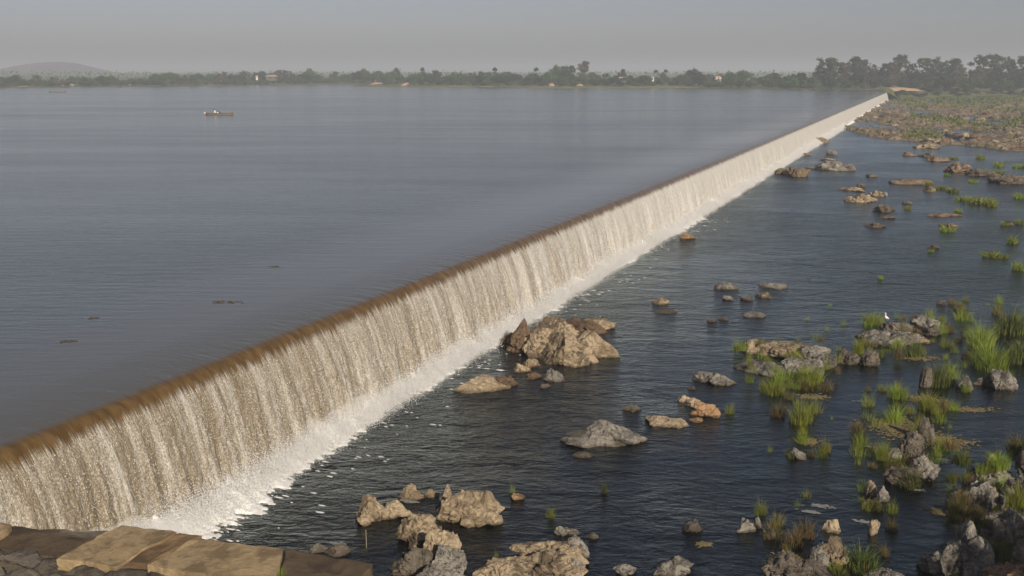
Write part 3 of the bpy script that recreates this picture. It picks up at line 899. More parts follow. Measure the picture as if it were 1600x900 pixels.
# mid river stones
for b, m_, lab in [
    ((1117, 440, 1151, 453), 'grey', 'rounded pale stone leading the mid river group'),
    ((1184, 440, 1232, 452), 'grey', 'longest flat stone of the mid river group'),
    ((1127, 461, 1151, 470), 'grey', 'flat stone below the rounded pale stone of the mid river group'),
    ((1154, 462, 1177, 470), 'dark', 'dark flat stone in the middle of the mid river group'),
    ((1182, 456, 1204, 465), 'tan', 'tan stone below the longest flat stone of the mid river group'),
    ((1162, 485, 1196, 496), 'grey', 'flat grey stone standing alone under the mid river group'),
    ((1104, 496, 1119, 503), 'dark', 'left one of a pair of tiny stones left of a flat grey stone'),
    ((1122, 494, 1138, 501), 'dark', 'right one of a pair of tiny stones left of a flat grey stone'),
    ((1019, 465, 1046, 476), 'tan', 'small tan stone with white water around it in mid river'),
    ((1024, 482, 1057, 490), 'dark', 'low dark stone under the small tan stone with white water'),
    ((1060, 365, 1086, 374), 'orange', 'reddish stone at the edge of the foam halfway along the falls'),
    ((1464, 468, 1478, 476), 'dark', 'small dark stone above the egret islet'),
]:
    rock(b, m_, lab)
# far stones near the falls
for b, m_, lab in [
    ((1208, 262, 1236, 273), 'brown', 'low brown stone at the foam left of the dark far rock'),
    ((1222, 259, 1266, 277), 'brown', 'dark brown far rock with a rosy right side near the falls'),
    ((1267, 249, 1334, 267), 'grey', 'long pale level rock beyond the dark far rock'),
    ((1289, 233, 1308, 242), 'grey', 'small pale rock behind the long level rock'),
    ((1279, 246, 1306, 251), 'grey', 'thin pale ledge just behind the long level rock'),
    ((1275, 215, 1293, 224), 'brown', 'brown boulder standing in the foam far along the falls'),
    ((1252, 238, 1268, 243), 'brown', 'thin brown stone in the foam left of the small pale rock'),
    ((1310, 290, 1347, 298), 'tan', 'thin tan ledge at the left of the middle stones'),
    ((1332, 293, 1352, 300), 'tan', 'small tan stone touching the thin tan ledge'),
    ((1317, 302, 1370, 317), 'tan', 'broad low tan rock in the middle stones'),
    ((1354, 297, 1386, 307), 'tan', 'tan hump right of the thin tan ledge'),
    ((1338, 285, 1352, 292), 'dark', 'small dark stone above the thin tan ledge'),
    ((1362, 317, 1396, 332), 'dark', 'jagged dark rock below the broad low tan rock'),
    ((1372, 335, 1398, 342), 'dark', 'low dark stone below the jagged dark rock'),
    ((1347, 347, 1384, 356), 'dark', 'flat dark stone left under the middle stones'),
    ((1352, 271, 1372, 277), 'dark', 'low weedy stone right of the long level rock'),
    ((1385, 277, 1458, 289), 'brown', 'long low brown ledge with grass at its right'),
    ((1443, 291, 1464, 300), 'brown', 'brown stone below the grassy long ledge'),
    ((1409, 313, 1426, 319), 'dark', 'small dark ledge with a grass tuft'),
    ((1447, 333, 1503, 339), 'brown', 'thin brown ledge with a grass tuft at its right end'),
    ((1466, 348, 1500, 355), 'brown', 'thin brown ledge behind a round grass tuft'),
    ((1449, 380, 1466, 388), 'dark', 'dark stone with a grass tuft before it'),
    ((1411, 236, 1431, 244), 'brown', 'small weedy brown stone below the rocky shelf'),
    ((1433, 238, 1462, 246), 'dark', 'dark ridged stone below the rocky shelf'),
    ((1446, 244, 1486, 253), 'brown', 'flat brown rock below the rocky shelf'),
    ((1475, 252, 1520, 270), 'brown', 'brown hump at the left of the grassy far islet'),
    ((1500, 262, 1560, 276), 'dark', 'dark ledge under the grass of the far islet'),
    ((1545, 268, 1610, 288), 'dark', 'dark ledge at the right end of the far islet'),
    ((1425, 222, 1470, 232), 'tan', 'low tan tongue of rock under the rocky shelf'),
    ((1570, 345, 1584, 352), 'dark', 'dark stone among reeds at the right'),
]:
    m_ = {'brown': 'midbrown', 'dark': 'darkbrown'}.get(m_, m_)
    x0, y0, x1, y1 = b
    wd, hg = x1 - x0, y1 - y0
    r8 = random.Random(x0 * 7 + y0)
    kw_ = dict(flat=0.6, hscale=0.8, rough=1.4)
    if wd > 26:
        sub_ = [((x0, y0 + hg * .25, x0 + wd * .62, y1 - hg * r8.uniform(0, .15)), m_, kw_), ((x0 + wd * .2, y0, x0 + wd * .85, y1), m_, kw_), ((x0 + wd * .48, y0 + hg * .2, x1, y1 - hg * r8.uniform(.0, .2)), r8.choice([m_, m_, 'grey' if m_ != 'darkbrown' else m_]), kw_)]
        rock(b, m_, lab, sub=sub_)
    else:
        rock(b, m_, lab, **kw_)
# grassy islets
rock((1146, 520, 1312, 590), 'grey', 'low grassy rock islet left of the egret islet', 'rock_islet', 'islet', sub=[
    ((1148, 524, 1200, 552), 'tan', {'hscale': .75, 'flat': .5}), ((1178, 526, 1270, 562), 'tan', {'hscale': .75, 'flat': .7}), ((1235, 532, 1298, 566), 'grey', {'hscale': .75, 'flat': .6}), ((1147, 559, 1205, 579), 'grey', {'hscale': .75, 'flat': .8}), ((1168, 560, 1240, 587), 'grey', {'hscale': .75, 'flat': .7}), ((1210, 550, 1295, 590), 'grey', {'hscale': .75, 'flat': .8}), ((1268, 548, 1312, 576), 'grey', {'hscale': .75, 'flat': .4})])
rock((1304, 546, 1346, 570), 'dark', 'dark blocky stone between the two grassy islets')
rock((1342, 550, 1374, 574), 'dark', 'rounded dark stone in front of the egret islet')
rock((1338, 488, 1468, 543), 'grey', 'humped grey rock islet where a white egret stands', 'rock_islet', 'islet', sub=[
    ((1345, 506, 1445, 542), 'grey', {'dr': 0.7, 'flat': .6, 'hscale': .7}), ((1338, 508, 1385, 532), 'grey', {'flat': .6, 'hscale': .7}), ((1370, 498, 1430, 526), 'dark', {'flat': .4, 'hscale': .8}), ((1422, 489, 1464, 513), 'grey', {'flat': .3, 'hscale': .8}), ((1442, 503, 1470, 526), 'dark', {'hscale': .8}), ((1352, 518, 1405, 543), 'grey', {'flat': .7, 'hscale': .7}), ((1395, 512, 1450, 536), 'tan', {'flat': .6, 'hscale': .7})])
rock((1497, 575, 1588, 612), 'grey', 'grey boulder with a hollow of painted shade at its left, near the right edge', sub=[((1544, 573, 1588, 611), 'grey', {}), ((1526, 580, 1562, 604), 'dark', {}), ((1494, 586, 1518, 609), 'grey', {})])  # the dark middle lump paints the shade of the hollow
rock((1437, 573, 1456, 606), 'dark', 'narrow upright dark stone beside tall grass', flat=0.5, rough=0.7)
rock((1403, 645, 1462, 716), 'dark', 'dark tilted rock in the middle of the reeds', sub=[((1406, 660, 1446, 716), 'dark', {'hscale': .85}), ((1425, 648, 1458, 692), 'dark', {}), ((1384, 696, 1408, 716), 'grey', {})])
rock((1380, 710, 1466, 768), 'grey', 'grey rock with a skirt of dark grass, below the tilted rock', sub=[((1420, 710, 1465, 752), 'grey', {}), ((1380, 728, 1440, 762), 'dark', {})])
rock((1350, 748, 1388, 798), 'tan2', 'pale jagged stones under the grass skirted rock', sub=[((1352, 750, 1368, 776), 'tan2', {}), ((1364, 756, 1388, 786), 'grey', {}), ((1346, 778, 1376, 796), 'dark', {})])
rock((1154, 806, 1192, 834), 'grey', 'pair of joined grey stones near a single grass tuft', sub=[((1154, 808, 1180, 834), 'grey', {}), ((1176, 806, 1192, 826), 'grey', {})])
rock((1068, 810, 1096, 832), 'dark', 'small rough dark stone alone left of the joined grey stones')
rock((1022, 864, 1082, 904), 'grey', 'rough blue grey boulder alone at the bottom edge')
rock((1286, 810, 1314, 832), 'tan2', 'little heap of tan stone behind the cracked pale boulder', flat=0.5, rough=0.7)
rock((1354, 810, 1374, 838), 'tan2', 'thin upright tan stone right of the little tan heap', flat=0.5, rough=0.7)
rock((1192, 822, 1220, 842), 'dark', 'dark stone at the left of the reddish grass')
rock((1268, 838, 1332, 892), 'grey', 'cracked pale boulder at the bottom beside dark grass', sub=[((1284, 838, 1332, 888), 'tan', {}), ((1264, 846, 1296, 888), 'grey', {}), ((1235, 868, 1300, 905), 'dark', {})])
rock((1190, 858, 1262, 912), 'dark', 'low dark rock left of the cracked pale boulder')
rock((1348, 886, 1424, 915), 'grey', 'flat grey rock at the bottom edge right of dark grass', flat=0.5)
rock((1233, 699, 1258, 717), 'grey', 'small grey stone with a thin tuft at its left')
# right bank
for b, m_, zb, lab in [
    ((1436, 800, 1570, 925), 'grey', ZL, 'huge shaded grey boulder in the lower right corner'),
    ((1484, 742, 1570, 812), 'grey', ZL, 'grey boulder stacked behind the huge shaded boulder'),
    ((1512, 700, 1572, 752), 'grey', ZL + 0.2, 'rounded grey boulder at the top of the right bank'),
    ((1560, 735, 1625, 800), 'grey', ZL + 0.3, 'grey boulder under the bank grass at the right edge'),
    ((1535, 795, 1620, 870), 'dark', ZL + 0.3, 'dark boulder right of the huge shaded boulder'),
    ((1560, 790, 1600, 842), 'grey', ZL + 0.6, 'light grey boulder perched at the right edge'),
    ((1545, 862, 1640, 925), 'orange', ZL + 0.6, 'orange stained boulder in the bottom right corner'),
    ((1590, 690, 1680, 760), 'dark', ZL + 0.4, 'dark boulder half out of view at the right edge'),
]:
    rock(b, m_, lab, zb=zb)
# boulders scattered over the far shelf
protos = []
for i in range(6):
    V, Fa = lump(1.0, 0.7, 0.42, 900 + i * 3, 3, flat=0.2)
    protos.append(make_mesh('boulder', V, Fa, M[['tan', 'brown', 'grey', 'tan2', 'brown', 'dark'][i]], True, sharp=R(38)))
sp, sxg, syg = SHELF
cand = np.where((sp[:, 2] > ZL + 0.03) & (sxg < 1610) & (syg > 150))[0]
wgt = (syg[cand] - 148) ** 0.3
zone_lab = lambda x, y, k: ('%s on the rocky shelf %s' % (['tan boulder', 'brown boulder', 'grey boulder', 'pale tan boulder', 'reddish brown boulder', 'dark boulder'][k],
                            'close to the far end of the falls' if x < 1400 else 'in its middle part' if x < 1500 else 'towards the right edge'))
for j in range(130):
    i = int(rng.choice(cand, p=wgt / wgt.sum()))
    kx = int(rng.integers(0, 6))
    o = link('boulder', protos[kx], None, sp[i] + np.array([0, 0, -0.05]))
    sc = float(rng.uniform(0.6, 1.9))
    o.scale = (sc * 1.2, sc, sc * rng.uniform(0.5, 0.8)); o.rotation_euler[2] = float(rng.uniform(0, 6.28))
    tag(o, zone_lab(sxg[i], syg[i], kx), 'boulder', 'boulders strewn over the rocky shelf')

# ------------------------------------------------------------------ grass tufts
def blades(nb, rad, hgt, seed, bw=0.012, lean=0.45, kinds=3):
    r_ = np.random.default_rng(seed)
    V, Fc = [], []
    for i in range(nb):
        a = r_.uniform(0, 6.283); rr = rad * r_.random() ** 0.8
        x, y = rr * math.cos(a), rr * math.sin(a)
        h = hgt * r_.uniform(0.25, 1.0) * (1 - 0.55 * rr / rad)
        la = a + r_.normal() * 0.8
        ln_ = lean * h * r_.uniform(0.1, 1.0)
        fa = r_.uniform(0, 3.14); wx, wy = math.cos(fa) * bw, math.sin(fa) * bw
        o0 = len(V)
        for k_, t in enumerate((0, 0.4, 0.75, 1.0)):
            cx = x + math.cos(la) * ln_ * t * t; cy = y + math.sin(la) * ln_ * t * t
            cz = h * (t - 0.12 * t * t * lean) - 0.12 * (k_ == 0)
            wd = (1.0, 0.9, 0.55, 0.12)[k_]
            V += [(cx - wx * wd, cy - wy * wd, cz), (cx + wx * wd, cy + wy * wd, cz)]
        Fc += [(o0 + 2 * k_, o0 + 2 * k_ + 1, o0 + 2 * k_ + 3, o0 + 2 * k_ + 2) for k_ in range(3)]
    return np.array(V), np.array(Fc)


TP = {}
for kd, (mt, nb, bw, lean) in {'sparse': ('blade', 70, 0.0055, 0.8), 'tuft': ('blade', 190, 0.0058, 0.9), 'thick': ('blade', 440, 0.0058, 0.9),
                               'dark': ('blade_shade', 340, 0.010, 0.65), 'dry': ('blade_dry', 160, 0.010, 0.7), 'far': ('blade', 130, 0.022, 0.9)}.items():
    for v_ in range(3):
        V, Fc = blades(nb, 0.42, 1.0, 40 + v_ * 13 + len(kd), bw, lean)
        TP[kd, v_] = make_mesh('grass_tuft', V, Fc, [M[mt], M['blade_dry']], True, midx=np.repeat((np.random.default_rng(v_).random(len(Fc) // 3) < 0.16).astype(int), 3))


def tuft(x, y, hp, wp, kind, label, z=ZL, group='grass tufts growing out of the river'):
    """grass tuft whose foot is at pixel (x, y), hp pixels tall and wp wide"""
    k = mpp(x, y, z)
    o = link('grass_tuft', TP[kind, random.randint(0, 2)], None, P(x, y, z))
    h = hp * k / 0.92
    o.scale = (wp * k / 0.95, wp * k / 0.95 * 0.8, h)
    o.rotation_euler[2] = random.uniform(0, 6.28)
    return tag(o, label, 'grass', group)


for t_ in [
    # x, y, height, width, kind, label
    (860, 808, 26, 20, 'tuft', 'thin green tuft in open water right of the largest foreground boulder'),
    (800, 770, 30, 14, 'sparse', 'wispy pale tuft beside the lone orange stone'),
    (944, 770, 22, 11, 'dark', 'tiny dark green tuft alone in the dark water of the lower middle'),
    (775, 872, 22, 12, 'sparse', 'faint wispy tuft behind the broad layered rock'),
    (1140, 646, 26, 20, 'tuft', 'small tuft right of the chain of stones'),
    (1252, 660, 52, 46, 'thick', 'tall bright clump in the water below the left grassy islet'),
    (1272, 645, 35, 30, 'tuft', 'bright tuft leaning on the right of the tall bright clump'),
    (1208, 612, 32, 58, 'thick', 'wide low clump at the foot of the left grassy islet'),
    (1240, 606, 22, 28, 'tuft', 'short tuft right of the wide low clump'),
    (1254, 678, 26, 18, 'tuft', 'narrow tuft under the tall bright clump'),
    (1235, 716, 26, 14, 'sparse', 'thin tuft at the small grey stone'),
    (1203, 706, 22, 12, 'sparse', 'faint thin tuft left of the small grey stone'),
    (1189, 803, 36, 26, 'tuft', 'single upright tuft above the joined grey stones'),
    (1228, 592, 28, 40, 'tuft', 'green tuft on the front of the left grassy islet'),
    (1265, 596, 38, 54, 'thick', 'thick clump on the right front of the left grassy islet'),
    (1222, 548, 24, 30, 'tuft', 'yellow green tuft on top of the left grassy islet'),
    (1195, 540, 14, 14, 'sparse', 'small tuft at the back left of the left grassy islet'),
    (1270, 556, 26, 34, 'tuft', 'tuft on the back right of the left grassy islet'),
    (1200, 572, 20, 24, 'tuft', 'tuft between the two ledges of the left grassy islet'),
    (1150, 552, 16, 12, 'sparse', 'little tuft at the left tip of the left grassy islet'),
    (1290, 576, 26, 22, 'tuft', 'tuft where the left grassy islet meets the dark blocky stone'),
    (1311, 548, 16, 14, 'sparse', 'little tuft left of the tall tuft by the egret islet'),
    (1342, 552, 40, 22, 'thick', 'tall narrow tuft in front left of the egret islet'),
    (1378, 558, 24, 18, 'tuft', 'tuft below the egret islet beside the rounded dark stone'),
    (1385, 541, 22, 26, 'tuft', 'tuft on the front edge of the egret islet'),
    (1365, 506, 28, 40, 'thick', 'clump behind the left part of the egret islet'),
    (1402, 498, 20, 14, 'sparse', 'thin tuft behind the middle of the egret islet'),
    (1452, 498, 26, 20, 'tuft', 'upright tuft behind the right of the egret islet'),
    (1470, 520, 28, 24, 'tuft', 'tuft at the right end of the egret islet'),
    (1318, 508, 16, 14, 'sparse', 'small tuft in open water left of the egret islet'),
    (1262, 500, 14, 11, 'sparse', 'small tuft in open water above the left grassy islet'),
    (1292, 516, 12, 12, 'sparse', 'tiny tuft above the gap between the two grassy islets'),
    (1297, 478, 10, 10, 'sparse', 'tiny faint tuft far above the gap between the islets'),
    (1430, 556, 30, 40, 'dark', 'dark low clump right of the rounded dark stone'),
    (1465, 602, 52, 46, 'dark', 'dark tall clump beside the narrow upright stone'),
    (1488, 600, 44, 34, 'tuft', 'pale tuft between the dark tall clump and the hollow boulder'),
    (1548, 576, 62, 70, 'thick', 'tallest wide reed stand behind the hollow boulder'),
    (1532, 540, 56, 48, 'thick', 'reed stand above the tallest wide reed stand'),
    (1578, 520, 56, 62, 'dark', 'dark reed stand at the right edge, uppermost'),
    (1596, 566, 50, 48, 'dark', 'dark reed stand at the right edge beside the hollow boulder'),
    (1505, 500, 30, 34, 'tuft', 'thin reed tuft above the reed stands'),
    (1478, 542, 24, 26, 'tuft', 'loose tuft between the egret islet and the reed stands'),
    (1520, 570, 30, 24, 'tuft', 'tuft at the left foot of the tallest wide reed stand'),
    (1510, 612, 24, 22, 'tuft', 'tuft in front of the hollow boulder, left'),
    (1574, 560, 30, 30, 'tuft', 'tuft right above the hollow boulder'),
    (1356, 634, 32, 28, 'tuft', 'tuft at the upper left of the reed bed around the tilted rock'),
    (1402, 622, 34, 34, 'thick', 'yellow green clump at the top of the reed bed around the tilted rock'),
    (1398, 660, 40, 34, 'thick', 'green clump left of the dark tilted rock'),
    (1448, 640, 42, 36, 'thick', 'bright clump above right of the dark tilted rock'),
    (1468, 660, 30, 30, 'tuft', 'tuft right above the dark tilted rock'),
    (1345, 694, 32, 34, 'tuft', 'tuft at the lower left of the reed bed around the tilted rock'),
    (1378, 718, 44, 24, 'thick', 'tall bright tuft left below the dark tilted rock'),
    (1342, 726, 24, 18, 'sparse', 'short thin tuft left of the tall bright tuft by the tilted rock'),
    (1474, 702, 34, 36, 'tuft', 'clump right of the dark tilted rock'),
    (1440, 672, 24, 24, 'tuft', 'small tuft growing on the dark tilted rock'),
    (1422, 646, 24, 20, 'tuft', 'tuft just behind the dark tilted rock'),
    (1420, 758, 42, 56, 'dark', 'dark skirt of grass hanging round the grass skirted rock'),
    (1350, 768, 28, 22, 'tuft', 'tuft behind the pale jagged stones'),
    (1394, 800, 30, 26, 'tuft', 'tuft right of the pale jagged stones'),
    (1370, 796, 22, 26, 'dark', 'dark tuft in front of the pale jagged stones'),
    (1490, 786, 46, 30, 'thick', 'bright tuft at the foot of the right bank'),
    (1480, 816, 24, 18, 'sparse', 'thin tuft below the bright tuft of the right bank'),
    (1240, 852, 38, 54, 'dry', 'reddish dry clump beside the dark stone'),
    (1258, 838, 44, 40, 'dry', 'taller reddish dry clump behind the cracked pale boulder'),
    (1346, 888, 50, 66, 'dark', 'big dark clump right of the cracked pale boulder'),
    (1310, 904, 28, 40, 'dark', 'dark clump in front of the cracked pale boulder'),
    (1300, 655, 10, 8, 'sparse', 'tiny tuft far right of the tall bright clump'),
]:
    tuft(*t_)
for x, y, hp, wp, kd, z, lab in [
    (1560, 728, 34, 44, 'thick', ZL + 0.6, 'grass clump on top of the right bank boulders'),
    (1535, 738, 24, 30, 'tuft', ZL + 0.5, 'tuft between the right bank boulders'),
    (1592, 790, 52, 50, 'thick', ZL + 0.7, 'large grass clump at the right edge of the bank'),
    (1590, 830, 44, 42, 'thick', ZL + 0.6, 'lower grass clump at the right edge of the bank'),
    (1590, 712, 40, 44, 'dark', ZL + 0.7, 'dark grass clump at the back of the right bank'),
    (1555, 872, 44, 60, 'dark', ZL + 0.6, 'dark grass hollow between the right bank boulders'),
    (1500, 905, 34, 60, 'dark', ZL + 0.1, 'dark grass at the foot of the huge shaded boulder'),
]:
    tuft(x, y, hp, wp, kd, lab, z, 'grass clumps on the right bank')
for x, y, hp, wp, lab in [
    (1529, 318, 15, 60, 'broad bright far clump of grass in the right shallows'), (1548, 322, 16, 26, 'round bright tuft at the right of the broad far clump'), (1505, 313, 10, 34, 'low grass left of the broad far clump'),
    (1480, 361, 14, 30, 'round bright tuft before a thin brown ledge'), (1582, 380, 16, 24, 'round tuft alone near the right edge'),
    (1555, 402, 14, 44, 'low wide tuft below the lone round tuft'), (1590, 422, 22, 24, 'tuft at the right edge below the low wide tuft'), (1418, 327, 9, 14, 'tuft at the small dark ledge'), (1455, 394, 8, 12, 'faint tuft before a dark stone'),
    (1450, 290, 10, 16, 'tuft at the right end of the long brown ledge'), (1418, 285, 6, 30, 'short grass along the long brown ledge'), (1490, 249, 9, 16, 'bright tuft behind the brown hump'),
    (1532, 248, 11, 16, 'bright upright tuft behind the far islet'), (1560, 260, 11, 24, 'bright tuft on the far islet'), (1545, 272, 12, 50, 'wide yellow green grass on the far islet'), (1595, 262, 9, 30, 'grass at the right edge behind the far islet'),
    (1480, 275, 7, 14, 'small tuft left under the far islet'), (1488, 300, 12, 30, 'loose tuft over the long brown ledge'), (1470, 296, 9, 22, 'short tuft by the brown stone'), (1497, 332, 10, 16, 'tuft at the right end of a thin brown ledge'),
    (1570, 352, 10, 18, 'tuft by a dark stone among reeds'), (1595, 310, 14, 26, 'reed tuft at the right edge beside the broad far clump'), (1376, 436, 8, 10, 'faint lone tuft in open water of mid river'), (1592, 350, 12, 16, 'thin tuft at the right edge'),
    (1600, 284, 10, 24, 'grass at the right end of the far islet'), (1520, 285, 8, 18, 'short grass under the far islet'),
]:
    tuft(x, y, hp, wp, 'far', lab, ZL, 'far grass tufts in the right shallows')
# loose tufts between the named ones
r5 = random.Random(21)
for zx0, zx1, zy0, zy1, cnt, where in [(1150, 1310, 530, 600, 26, 'over the left grassy islet'), (1330, 1480, 495, 560, 24, 'around the egret islet'), (1480, 1600, 470, 600, 44, 'through the reed stands at the right edge'), (1335, 1490, 610, 740, 46, 'in the reed bed around the tilted rock'), (1210, 1290, 600, 720, 14, 'below the left grassy islet'), (1480, 1600, 690, 860, 30, 'over the right bank'), (1190, 1400, 740, 900, 18, 'among the stones at the bottom right')]:
    for i in range(cnt):
        x = r5.uniform(zx0, zx1); y = zy0 + (zy1 - zy0) * r5.random()
        h = r5.uniform(12, 34) * (0.6 + 0.6 * (y - 450) / 400)
        bank = 'right bank' in where
        z = ZL + (0.5 if bank else 0.22 if 'islet' in where and 'below' not in where else 0.0)
        tuft(x, y, h, h * r5.uniform(.7, 1.3), r5.choice(['sparse', 'sparse', 'tuft', 'dry'] if not bank else ['tuft', 'dark', 'dry']), 'loose grass tuft growing ' + where, z, 'loose grass tufts ' + where)
# grass over the far shelf (uncountable)
cand = np.where((sp[:, 2] > ZL + 0.05) & (sxg < 1660))[0]
gn = fbm(sp[cand] * np.array([0.05, 0.03, 0]), 3, 91)
wgt = sstep(0.08, 0.28, gn) * 0.16 * sstep(1400, 1450, sxg[cand]) + 0.004 + 1.2 * sstep(166, 150, syg[cand]) * sstep(1390, 1440, sxg[cand])
pick = rng.choice(cand, size=6500, p=wgt / wgt.sum())
V, Fc = [], []
for i in pick:
    c = sp[i]; dist_ = c[1]
    for k_ in range(3):
        a = random.uniform(0, 6.28); w_ = random.uniform(0.12, 0.3) * dist_ / 200; h_ = random.uniform(0.25, 0.6)
        dx, dy = math.cos(a) * w_, math.sin(a) * w_
        o0 = len(V)
        jx, jy = random.gauss(0, .4), random.gauss(0, .4)
        V += [(c[0] + jx - dx, c[1] + jy - dy, c[2] - 0.1), (c[0] + jx + dx, c[1] + jy + dy, c[2] - 0.1), (c[0] + jx + dx * .5 + random.gauss(0, .1), c[1] + jy + dy * .5, c[2] + h_), (c[0] + jx - dx * .3, c[1] + jy - dy * .3 + random.gauss(0, .1), c[2] + h_ * .7)]
        Fc.append((o0, o0 + 1, o0 + 2, o0 + 3))
tag(link('grass', make_mesh('grass', V, np.array(Fc), M['marsh'], True)), 'patchy green grass over the rocky shelf and marsh', 'grass', kind='stuff')

# ------------------------------------------------------------------ trees
def leafcloud(lobes, nleaf, size, seed, hollow=0.55):
    r_ = np.random.default_rng(seed)
    V, Fc = [], []
    vol = np.array([a * b * c for (_, _, _, a, b, c) in lobes]) ** 0.75
    for i in range(nleaf):
        L = lobes[int(r_.choice(len(lobes), p=vol / vol.sum()))]
        d = r_.normal(size=3); d /= np.linalg.norm(d)
        rr = r_.uniform(hollow, 1.0) * (1 + 0.18 * math.sin(d[0] * 7 + L[0]) * math.cos(d[2] * 6 + L[1]))
        c = np.array(L[:3]) + d * rr * np.array(L[3:])
        a = r_.normal(size=3); a /= np.linalg.norm(a)
        b = np.cross(a, r_.normal(size=3)); b /= np.linalg.norm(b) + 1e-9
        s_ = size * r_.uniform(0.6, 1.3)
        o0 = len(V)
        V += [c - a * s_, c - b * s_ * 0.55, c + a * s_, c + b * s_ * 0.55]
        Fc.append((o0, o0 + 1, o0 + 2, o0 + 3))
    return np.array(V), np.array(Fc)


def tree_proto(kind, seed):
    """unit-height tree: returns (trunk mesh, crown mesh)"""
    r_ = random.Random(seed)
    parts, lobes = [], []
    if kind == 'airy':
        parts.append(tube([(0, 0, -.05), (.01, 0, .25), (-.01, .01, .5), (.02, 0, .8)], [.022, .018, .013, .004], 6))
        for i in range(62):
            z0 = r_.uniform(.03, .78); a = r_.uniform(0, 6.28); l = r_.uniform(.04, .40) * (1.2 - z0 * .7)
            e = (math.cos(a) * l, math.sin(a) * l, z0 + r_.uniform(.08, .24))
            parts.append(tube([(0, 0, z0), (e[0] * .5, e[1] * .5, z0 + (e[2] - z0) * .4), e], [.009, .006, .003], 4))
            q = r_.uniform(.035, .085)
            lobes.append((*e, q * 1.25, q * 1.25, q))
        lobes.append((0.02, 0, .88, .11, .11, .11))
        nl, sz, ho = 4600, .024, .15
    elif kind == 'dense':
        parts.append(tube([(0, 0, -.05), (.01, 0, .2), (0, .01, .45), (.01, 0, .75)], [.035, .028, .02, .006], 6))
        for i in range(14):
            z0 = r_.uniform(.10, .5); a = r_.uniform(0, 6.28); l = r_.uniform(.15, .36)
            e = (math.cos(a) * l, math.sin(a) * l, z0 + r_.uniform(.1, .3))
            parts.append(tube([(0, 0, z0), (e[0] * .5, e[1] * .5, z0 + (e[2] - z0) * .4), e], [.014, .01, .004], 5))
            q = r_.uniform(.11, .19)
            lobes.append((*e, q * 1.2, q * 1.2, q))
        lobes.append((0, 0, .80, .20, .20, .19)); lobes.append((.05, .02, .6, .28, .28, .18))
        nl, sz, ho = 2600, .040, .40
    elif kind == 'bush':
        for i in range(5):
            a = r_.uniform(0, 6.28)
            parts.append(tube([(0, 0, -.05), (math.cos(a) * .15, math.sin(a) * .15, .3), (math.cos(a) * .35, math.sin(a) * .35, .6)], [.025, .018, .006], 5))
        for i in range(9):
            a = r_.uniform(0, 6.28); l = r_.uniform(.0, .55); q = r_.uniform(.16, .3)
            lobes.append((math.cos(a) * l, math.sin(a) * l, r_.uniform(.2, .72), q * 1.3, q * 1.3, q))
        nl, sz, ho = 1300, .055, .4
    else:  # palm
        parts.append(tube([(0, 0, -.05), (.015, 0, .4), (0, 0, .88)], [.026, .018, .016], 6))
        V, Fc = [], []
        for i in range(40):
            a = r_.uniform(0, 6.28); el = r_.uniform(-.5, 1.2); l = r_.uniform(.13, .19)
            d = Vector((math.cos(a) * math.cos(el), math.sin(a) * math.cos(el), math.sin(el)))
            sd = d.orthogonal().normalized() * l * .35
            c = Vector((0, 0, .88)); o0 = len(V)
            V += [c, c + d * l * .6 + sd, c + d * l, c + d * l * .6 - sd]
            Fc.append((o0, o0 + 1, o0 + 2, o0 + 3))
        tv, tf, _ = merge(parts)
        return (tv, tf), (np.array([tuple(v) for v in V]), np.array(Fc))
    tv, tf, _ = merge(parts)
    return (tv, tf), leafcloud(lobes, nl, sz, seed, ho)


TREES = {}
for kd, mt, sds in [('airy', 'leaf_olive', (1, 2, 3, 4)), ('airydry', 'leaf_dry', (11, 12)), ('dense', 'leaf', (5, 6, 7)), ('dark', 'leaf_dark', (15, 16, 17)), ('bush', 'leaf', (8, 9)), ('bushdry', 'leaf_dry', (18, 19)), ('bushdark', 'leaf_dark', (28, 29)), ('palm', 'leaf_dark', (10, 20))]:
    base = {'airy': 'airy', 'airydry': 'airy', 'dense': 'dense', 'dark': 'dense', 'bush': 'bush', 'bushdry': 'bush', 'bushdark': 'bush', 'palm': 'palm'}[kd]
    TREES[kd] = []
    for sd in sds:
        (tv, tf), (cv, cf) = tree_proto(base, sd)
        TREES[kd].append((make_mesh('trunk', tv, tf, M['bark'], True), make_mesh('crown', cv, cf, M[mt], False)))


def tree(kind, px, dist, ztop_px, label, group=None, wide=1.0, z=None, name=None):
    """tree seen at pixel column px, its top at pixel row ztop_px"""
    c = PX(px, dist)
    zg = z if z is not None else 0.4
    top = CAMZ + (HOR - ztop_px) / (F / CP) * dist
    h = top - zg
    nm = name or ('palm_tree' if kind == 'palm' else 'bush' if kind.startswith('bush') else 'tree')
    o = link(nm, None, None, (c[0], c[1], zg))
    o.scale = (h * wide, h * wide, h); o.rotation_euler[2] = random.uniform(0, 6.28)
    tag(o, label, {'palm_tree': 'palm', 'bush': 'bush', 'tree': 'tree'}[nm], group)
    tm, cm = random.choice(TREES[kind])
    link('trunk', tm, o); link('crown', cm, o)
    return o


